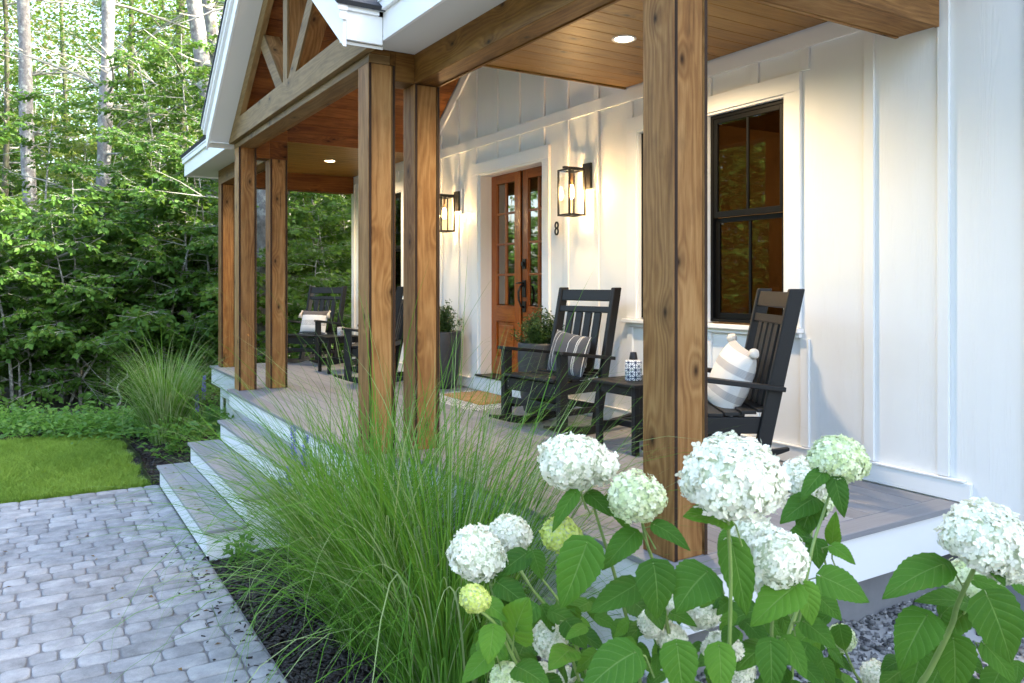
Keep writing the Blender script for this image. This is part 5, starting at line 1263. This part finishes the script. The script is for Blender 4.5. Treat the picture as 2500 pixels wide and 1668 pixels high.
SAP=[sapling(101,7.5,34,2.1,M_beech),sapling(102,5.0,26,1.8,M_beech),sapling(103,9.5,38,2.3,M_beech),sapling(104,3.2,20,1.3,M_beech),sapling(105,6.5,28,1.9,M_beechy),sapling(106,2.0,15,1.0,M_beech)]
def plant_tree(kind,x,y,z,rz,sc,label,group,cat='tree',name='beech_sapling',lean=(0,0)):
    t=thing(name,label,cat,(x,y,z),0,group)
    M=Matrix.Translation((x,y,z))@Matrix.Rotation(lean[0],4,'X')@Matrix.Rotation(lean[1],4,'Y')@Matrix.Rotation(rz,4,'Z')@Matrix.Scale(sc,4)
    for nm,me in zip(('trunk','branches','crown'),SAP[kind]):
        o=bpy.data.objects.new(nm,me); link(o,t,M)
    return t
rs=random.Random(17)
def gzf(x,y): return fz(x,y) if x<-11.0 else -.78
LBL='slender understory beech with layered green leaves in the woods beyond the lawn'
GRP='understory beeches in the woods'
spots=[]
# front rank close behind the lawn, then deeper ranks
for px,d,k,s in ((-150,13.0,1,1.0),(-60,12.6,3,1.05),(30,12.4,3,1.05),(95,13.2,5,1.2),(150,13.2,3,1.15),(205,14.0,1,.85),(265,13.2,3,1.0),(330,14.0,1,.9),(385,13.2,3,1.1),(430,14.2,1,.95),(475,13.6,3,1.2),(520,13.8,1,.9),(560,15.0,1,1.0),
        (620,14.5,3,1.1),(690,15.5,0,.8),(760,16,1,1.1),(830,15.2,3,1.2),(860,17,0,.9),(930,16,1,1.),(130,15.2,0,.8),(390,15.5,0,.85),(510,15.5,0,.9),(200,16.6,4,.8)):
    spots.append((px,d,k,s))
for i in range(50):
    d=rs.uniform(19.5,31); spots.append((rs.uniform(-260,960),d,rs.choice([0,1,2,2,0,4,2]),rs.uniform(.85,1.2)))
for i in range(9):
    spots.append((rs.uniform(560,960),rs.uniform(16,20),rs.choice([0,1,2]),rs.uniform(.8,1.1)))
for i in range(22): spots.append((rs.uniform(-100,900),rs.uniform(12.0,15),5 if rs.random()<.6 else 3,rs.uniform(.8,1.2)))
for px,d,k,s in spots:
    p=at(px,d,z=0)
    if abs(p.x)<11.6 : continue
    plant_tree(k,p.x,p.y,gzf(p.x,p.y),rs.uniform(0,6.28),s,LBL,GRP,lean=(rs.uniform(-.10,.10),rs.uniform(-.12,.12)))
# tall pines: trunk, dead limbs, needle tufts high up
def pine(px0,px1,d,dia,h,label,seed,m=None,limbs=26,live=True,zlive=8.5):
    rr=random.Random(seed); p=at(px0,d,z=0); z=gzf(p.x,p.y)-.1; q=at(px1,d,z=0); top=Vector((p.x+(q.x-p.x)*h/7.5,p.y+(q.y-p.y)*h/7.5,z+h)); p=Vector((p.x,p.y,z))
    t=thing('pine_tree',label,'pine tree',tuple(p)); n=18; g=G(); m=m or M_bark
    ax=lambda s: p.lerp(top,s)+Vector((.05*math.sin(s*7+seed),.05*math.cos(s*9+seed),0))
    g.tube([ax(i/n) for i in range(n+1)],[dia/2*(1.12-.62*i/n)*(1+.04*math.sin(i*2.1+seed)) for i in range(n+1)],14,False)
    # root flare & rough bark displacement
    for i,v in enumerate(g.v):
        V_=Vector(v); k=mnoise.noise(V_*4)*.018+mnoise.noise(Vector((V_.x*14,V_.y*14,V_.z*5)))*.012; c=ax(min(1,max(0,(V_.z-z)/h))); o=V_-c; o.z=0
        if o.length>1e-5: V_+=o.normalized()*k; g.v[i]=tuple(V_)
    part('trunk',g,m,t,Matrix(),0,True)
    gb=G(); gs=G(); P=[];D=[]
    for b in range(limbs):
        zz=rr.uniform(1.8,h*.95); c=ax(zz/h); az=rr.uniform(0,6.28); lv=live and zz>zlive; ln=rr.uniform(.8,2.6) if not lv else rr.uniform(1.5,3.4); el=rr.uniform(-.25,.55)
        d_=Vector((math.cos(az)*math.cos(el),math.sin(az)*math.cos(el),math.sin(el))); pts=[c]
        for k in range(7): d_=(d_+Vector((rr.uniform(-.18,.18),rr.uniform(-.18,.18),rr.uniform(-.12,.10)))).normalized(); pts.append(pts[-1]+d_*ln/7)
        r0=rr.uniform(.016,.034); gb.tube(pts,[r0*(1-.8*k/7) for k in range(8)],5,False)
        for w in range(rr.randint(2,6)):
            k=rr.randint(1,5); q0=pts[k]; dd=(pts[k+1]-pts[k]).normalized(); e=(Matrix.Rotation(rr.choice([-1,1])*rr.uniform(.4,1.1),3,'Z')@dd+Vector((0,0,rr.uniform(-.3,.4)))).normalized(); l2=rr.uniform(.3,1.0)
            q1=q0+e*l2*.5; q2=q1+(e+Vector((rr.uniform(-.3,.3),rr.uniform(-.3,.3),rr.uniform(-.2,.2)))).normalized()*l2*.5
            gs.tube([q0,q1,q2],[r0*.4,r0*.28,r0*.12],4,False)
            if lv:
                for tu in (q1,q2,q2+e*.1):
                    for nn in range(30):
                        f=Vector((rr.gauss(0,1),rr.gauss(0,1),rr.gauss(0,.6)+.3)).normalized(); P.append(tu+f*.01+Vector((rr.gauss(0,.06),rr.gauss(0,.06),rr.gauss(0,.02)))); D.append(f)
    part('dead_limbs',gb,M_twig,t,Matrix(),0,True); part('twigs',gs,M_twig,t,Matrix())
    if P:
        n=len(P); rgp=np.random.default_rng(seed); V,Fq,UV=leaf4(np.array(P),np.array(D),nrm(rgp.normal(0,1,(n,3))),rgp.uniform(.10,.19,n),rgp.uniform(.007,.012,n),rgp.random(n))
        o=bpy.data.objects.new('needles',npmesh('needles',V,Fq,M_needle,UV)); link(o,t,Matrix())
pine(104,58,17.5,.30,17,'tall grey pine trunk at the left edge of the woods',1,limbs=34,zlive=9)
pine(250,259,15.8,.28,17,'thick grey pine trunk with stubs left of centre in the woods',2,limbs=44,zlive=6.5)
pine(585,478,16.5,.36,16,'pale lichened pine leaning toward the gable eave',3,limbs=46,zlive=9)
pine(620,524,18.0,.34,16,'pale pine standing right behind the leaning one',4,limbs=20,zlive=9)
pine(452,446,23,.29,17,'dark mossy trunk between the two big pines',5,M_barkd,18,True,8)
pine(330,322,25,.24,17,'thin brown trunk right of the thick pine',6,M_barkd,24,True,8)
pine(410,402,27,.16,15,'very thin grey trunk deep in the woods',7,M_barkd,16,True,8)
pine(15,12,21,.16,15,'thin dark trunk at the far left frame edge',8,M_barkd,22,True,7)
pine(170,160,29,.20,17,'slim trunk between the left pine and the thick pine',9,M_barkd,20,True,8)
pine(640,640,13.4,.36,12,'grey trunk seen between the two left gable posts',10,limbs=6,zlive=20)
pine(745,765,22,.24,14,'slim trunk seen through the far left bay of the porch',11,M_barkd,14,True,9)
pine(-160,-180,19,.3,17,'grey pine outside the left frame edge',12,limbs=24,zlive=8)
# birch-like bare stems near the lawn edge
def bare(px,py0,px1,py1,d,r,label):
    a=at(px,d,py=py0); b=at(px1,d+.4,py=py1); g=G(); a.z=gzf(a.x,a.y)-.05; n=9
    pts=[a.lerp(b,i/n)+Vector((.04*math.sin(i*1.3+px),.05*math.cos(i*1.1+px),0)) for i in range(n+1)]
    g.tube(pts,[r*(1-.6*i/n) for i in range(n+1)],7); 
    g.tube([pts[6],pts[6]+Vector((.1,.35,.3)),pts[6]+Vector((.1,.8,.75))],[r*.4,r*.25,r*.1],5,False); g.tube([pts[4],pts[4]+Vector((0,-.3,.3)),pts[4]+Vector((0,-.6,.7))],[r*.35,r*.2,r*.1],5,False)
    o=wpart('sapling_stem',g,M_birch,None,0,True); tag(o,label,'sapling')
bare(60,960,82,690,12.6,.022,'crooked pale stem standing at the left edge of the woods')
bare(172,1010,330,640,12.8,.024,'leaning pale speckled stem left of the pale grass')
bare(280,1035,305,905,12.2,.022,'short straight speckled stem behind the pale fountain grass')
bare(205,1000,218,965,12.4,.014,'thin pale stick rising from the ground cover')
bare(348,720,372,600,14.5,.016,'thin pale stem in the middle of the woods')
for (a,b,lab) in (((110,640,12.9),(320,530,13.4),'long bare grey limb reaching right from the left trees'),((500,800,14),(540,560,14.4),'bare pale twig rising beside the far left post')):
    g=G(); A=at(a[0],a[2],py=a[1]); B=at(b[0],b[2],py=b[1]); g.tube([A,A.lerp(B,.5)+Vector((0,0,-.1)),B],[.025,.018,.008],6); o=wpart('fallen_limb',g,M_twig,None,0,True); tag(o,lab,'branch')
# distant leaf masses
def mass(name,n,px0,px1,d0,d1,z0,z1,L,mat_,seed,clump=.9):
    r=np.random.default_rng(seed); nc=n//60; pc=r.uniform(px0,px1,nc); dc=r.uniform(d0,d1,nc); zc=z0+(z1-z0)*r.random(nc)**1.0
    u=(pc-1250)/F_; cx_=dc*(cc*u-ss); cy_=dc*(ss*u+cc); Cc=np.stack([cx_,cy_,zc],1)
    P=np.repeat(Cc,60,0)+r.normal(0,1,(nc*60,3))*np.array([clump,clump,clump*.32]); m=len(P)
    P=P[P[:,2]>-.7]; m=len(P)
    D=nrm(r.normal(0,1,(m,3))*[1,1,.35]); V,Fq,UV=leaf4(P,D,nrm(r.normal(0,.5,(m,3))+[0,0,1]),r.uniform(*L,m),r.uniform(L[0]*.55,L[1]*.6,m),r.random(m),.1)
    o=bpy.data.objects.new(name,npmesh(name,V,Fq,mat_,UV)); link(o); o['kind']='stuff'
def mass_xyz(name,n,x0,x1,y0,y1,z0,z1,L,mat_,seed,clump):
    r=np.random.default_rng(seed); nc=n//60; Cc=np.stack([r.uniform(x0,x1,nc),r.uniform(y0,y1,nc),r.uniform(z0,z1,nc)],1)
    P=np.repeat(Cc,60,0)+r.normal(0,1,(nc*60,3))*np.array([clump,clump,clump*.4]); m=len(P)
    V,Fq,UV=leaf4(P,nrm(r.normal(0,1,(m,3))*[1,1,.35]),nrm(r.normal(0,.5,(m,3))+[0,0,1]),r.uniform(*L,m),r.uniform(L[0]*.55,L[1]*.6,m),r.random(m),.1)
    o=bpy.data.objects.new(name,npmesh(name,V,Fq,mat_,UV)); link(o); o['kind']='stuff'
mass('far_foliage',60000,-300,1000,26,44,-.5,10,(.12,.22),M_beech,51,1.3)
mass('far_foliage',78000,-350,1050,34,60,1,24,(.18,.32),M_far,52,1.25)
mass('dark_undergrowth',50000,-300,1000,18,34,-.6,3.2,(.09,.16),M_beech,53,1.0)
mass('ground_cover',26000,-350,560,9.7,10.9,-.84,-.62,(.05,.11),M_ground_leaf,54,.22)
mass('ground_cover',16000,560,900,12,15.5,-.85,-.45,(.05,.095),M_ground_leaf,55,.35)
mass_xyz('front_yard_woods',80000,-36,16,-30,-19,-.5,9.5,(.35,.65),M_beech,61,1.6)
mass('canopy_leaves',30000,-300,900,18,28,6.0,15,(.10,.15),M_beech,55,.7)
for o in C.objects:
    if o.parent is not None and o.name.split('.')[0] in ('foliage','crown','twigs','dead_limbs','branches','needles','flower_spike','screw'): o['kind']='stuff'
print('tris', sum(len(o.data.loop_triangles) if False else len(o.data.polygons) for o in C.objects if o.type=='MESH'), 'objects', len(C.objects))
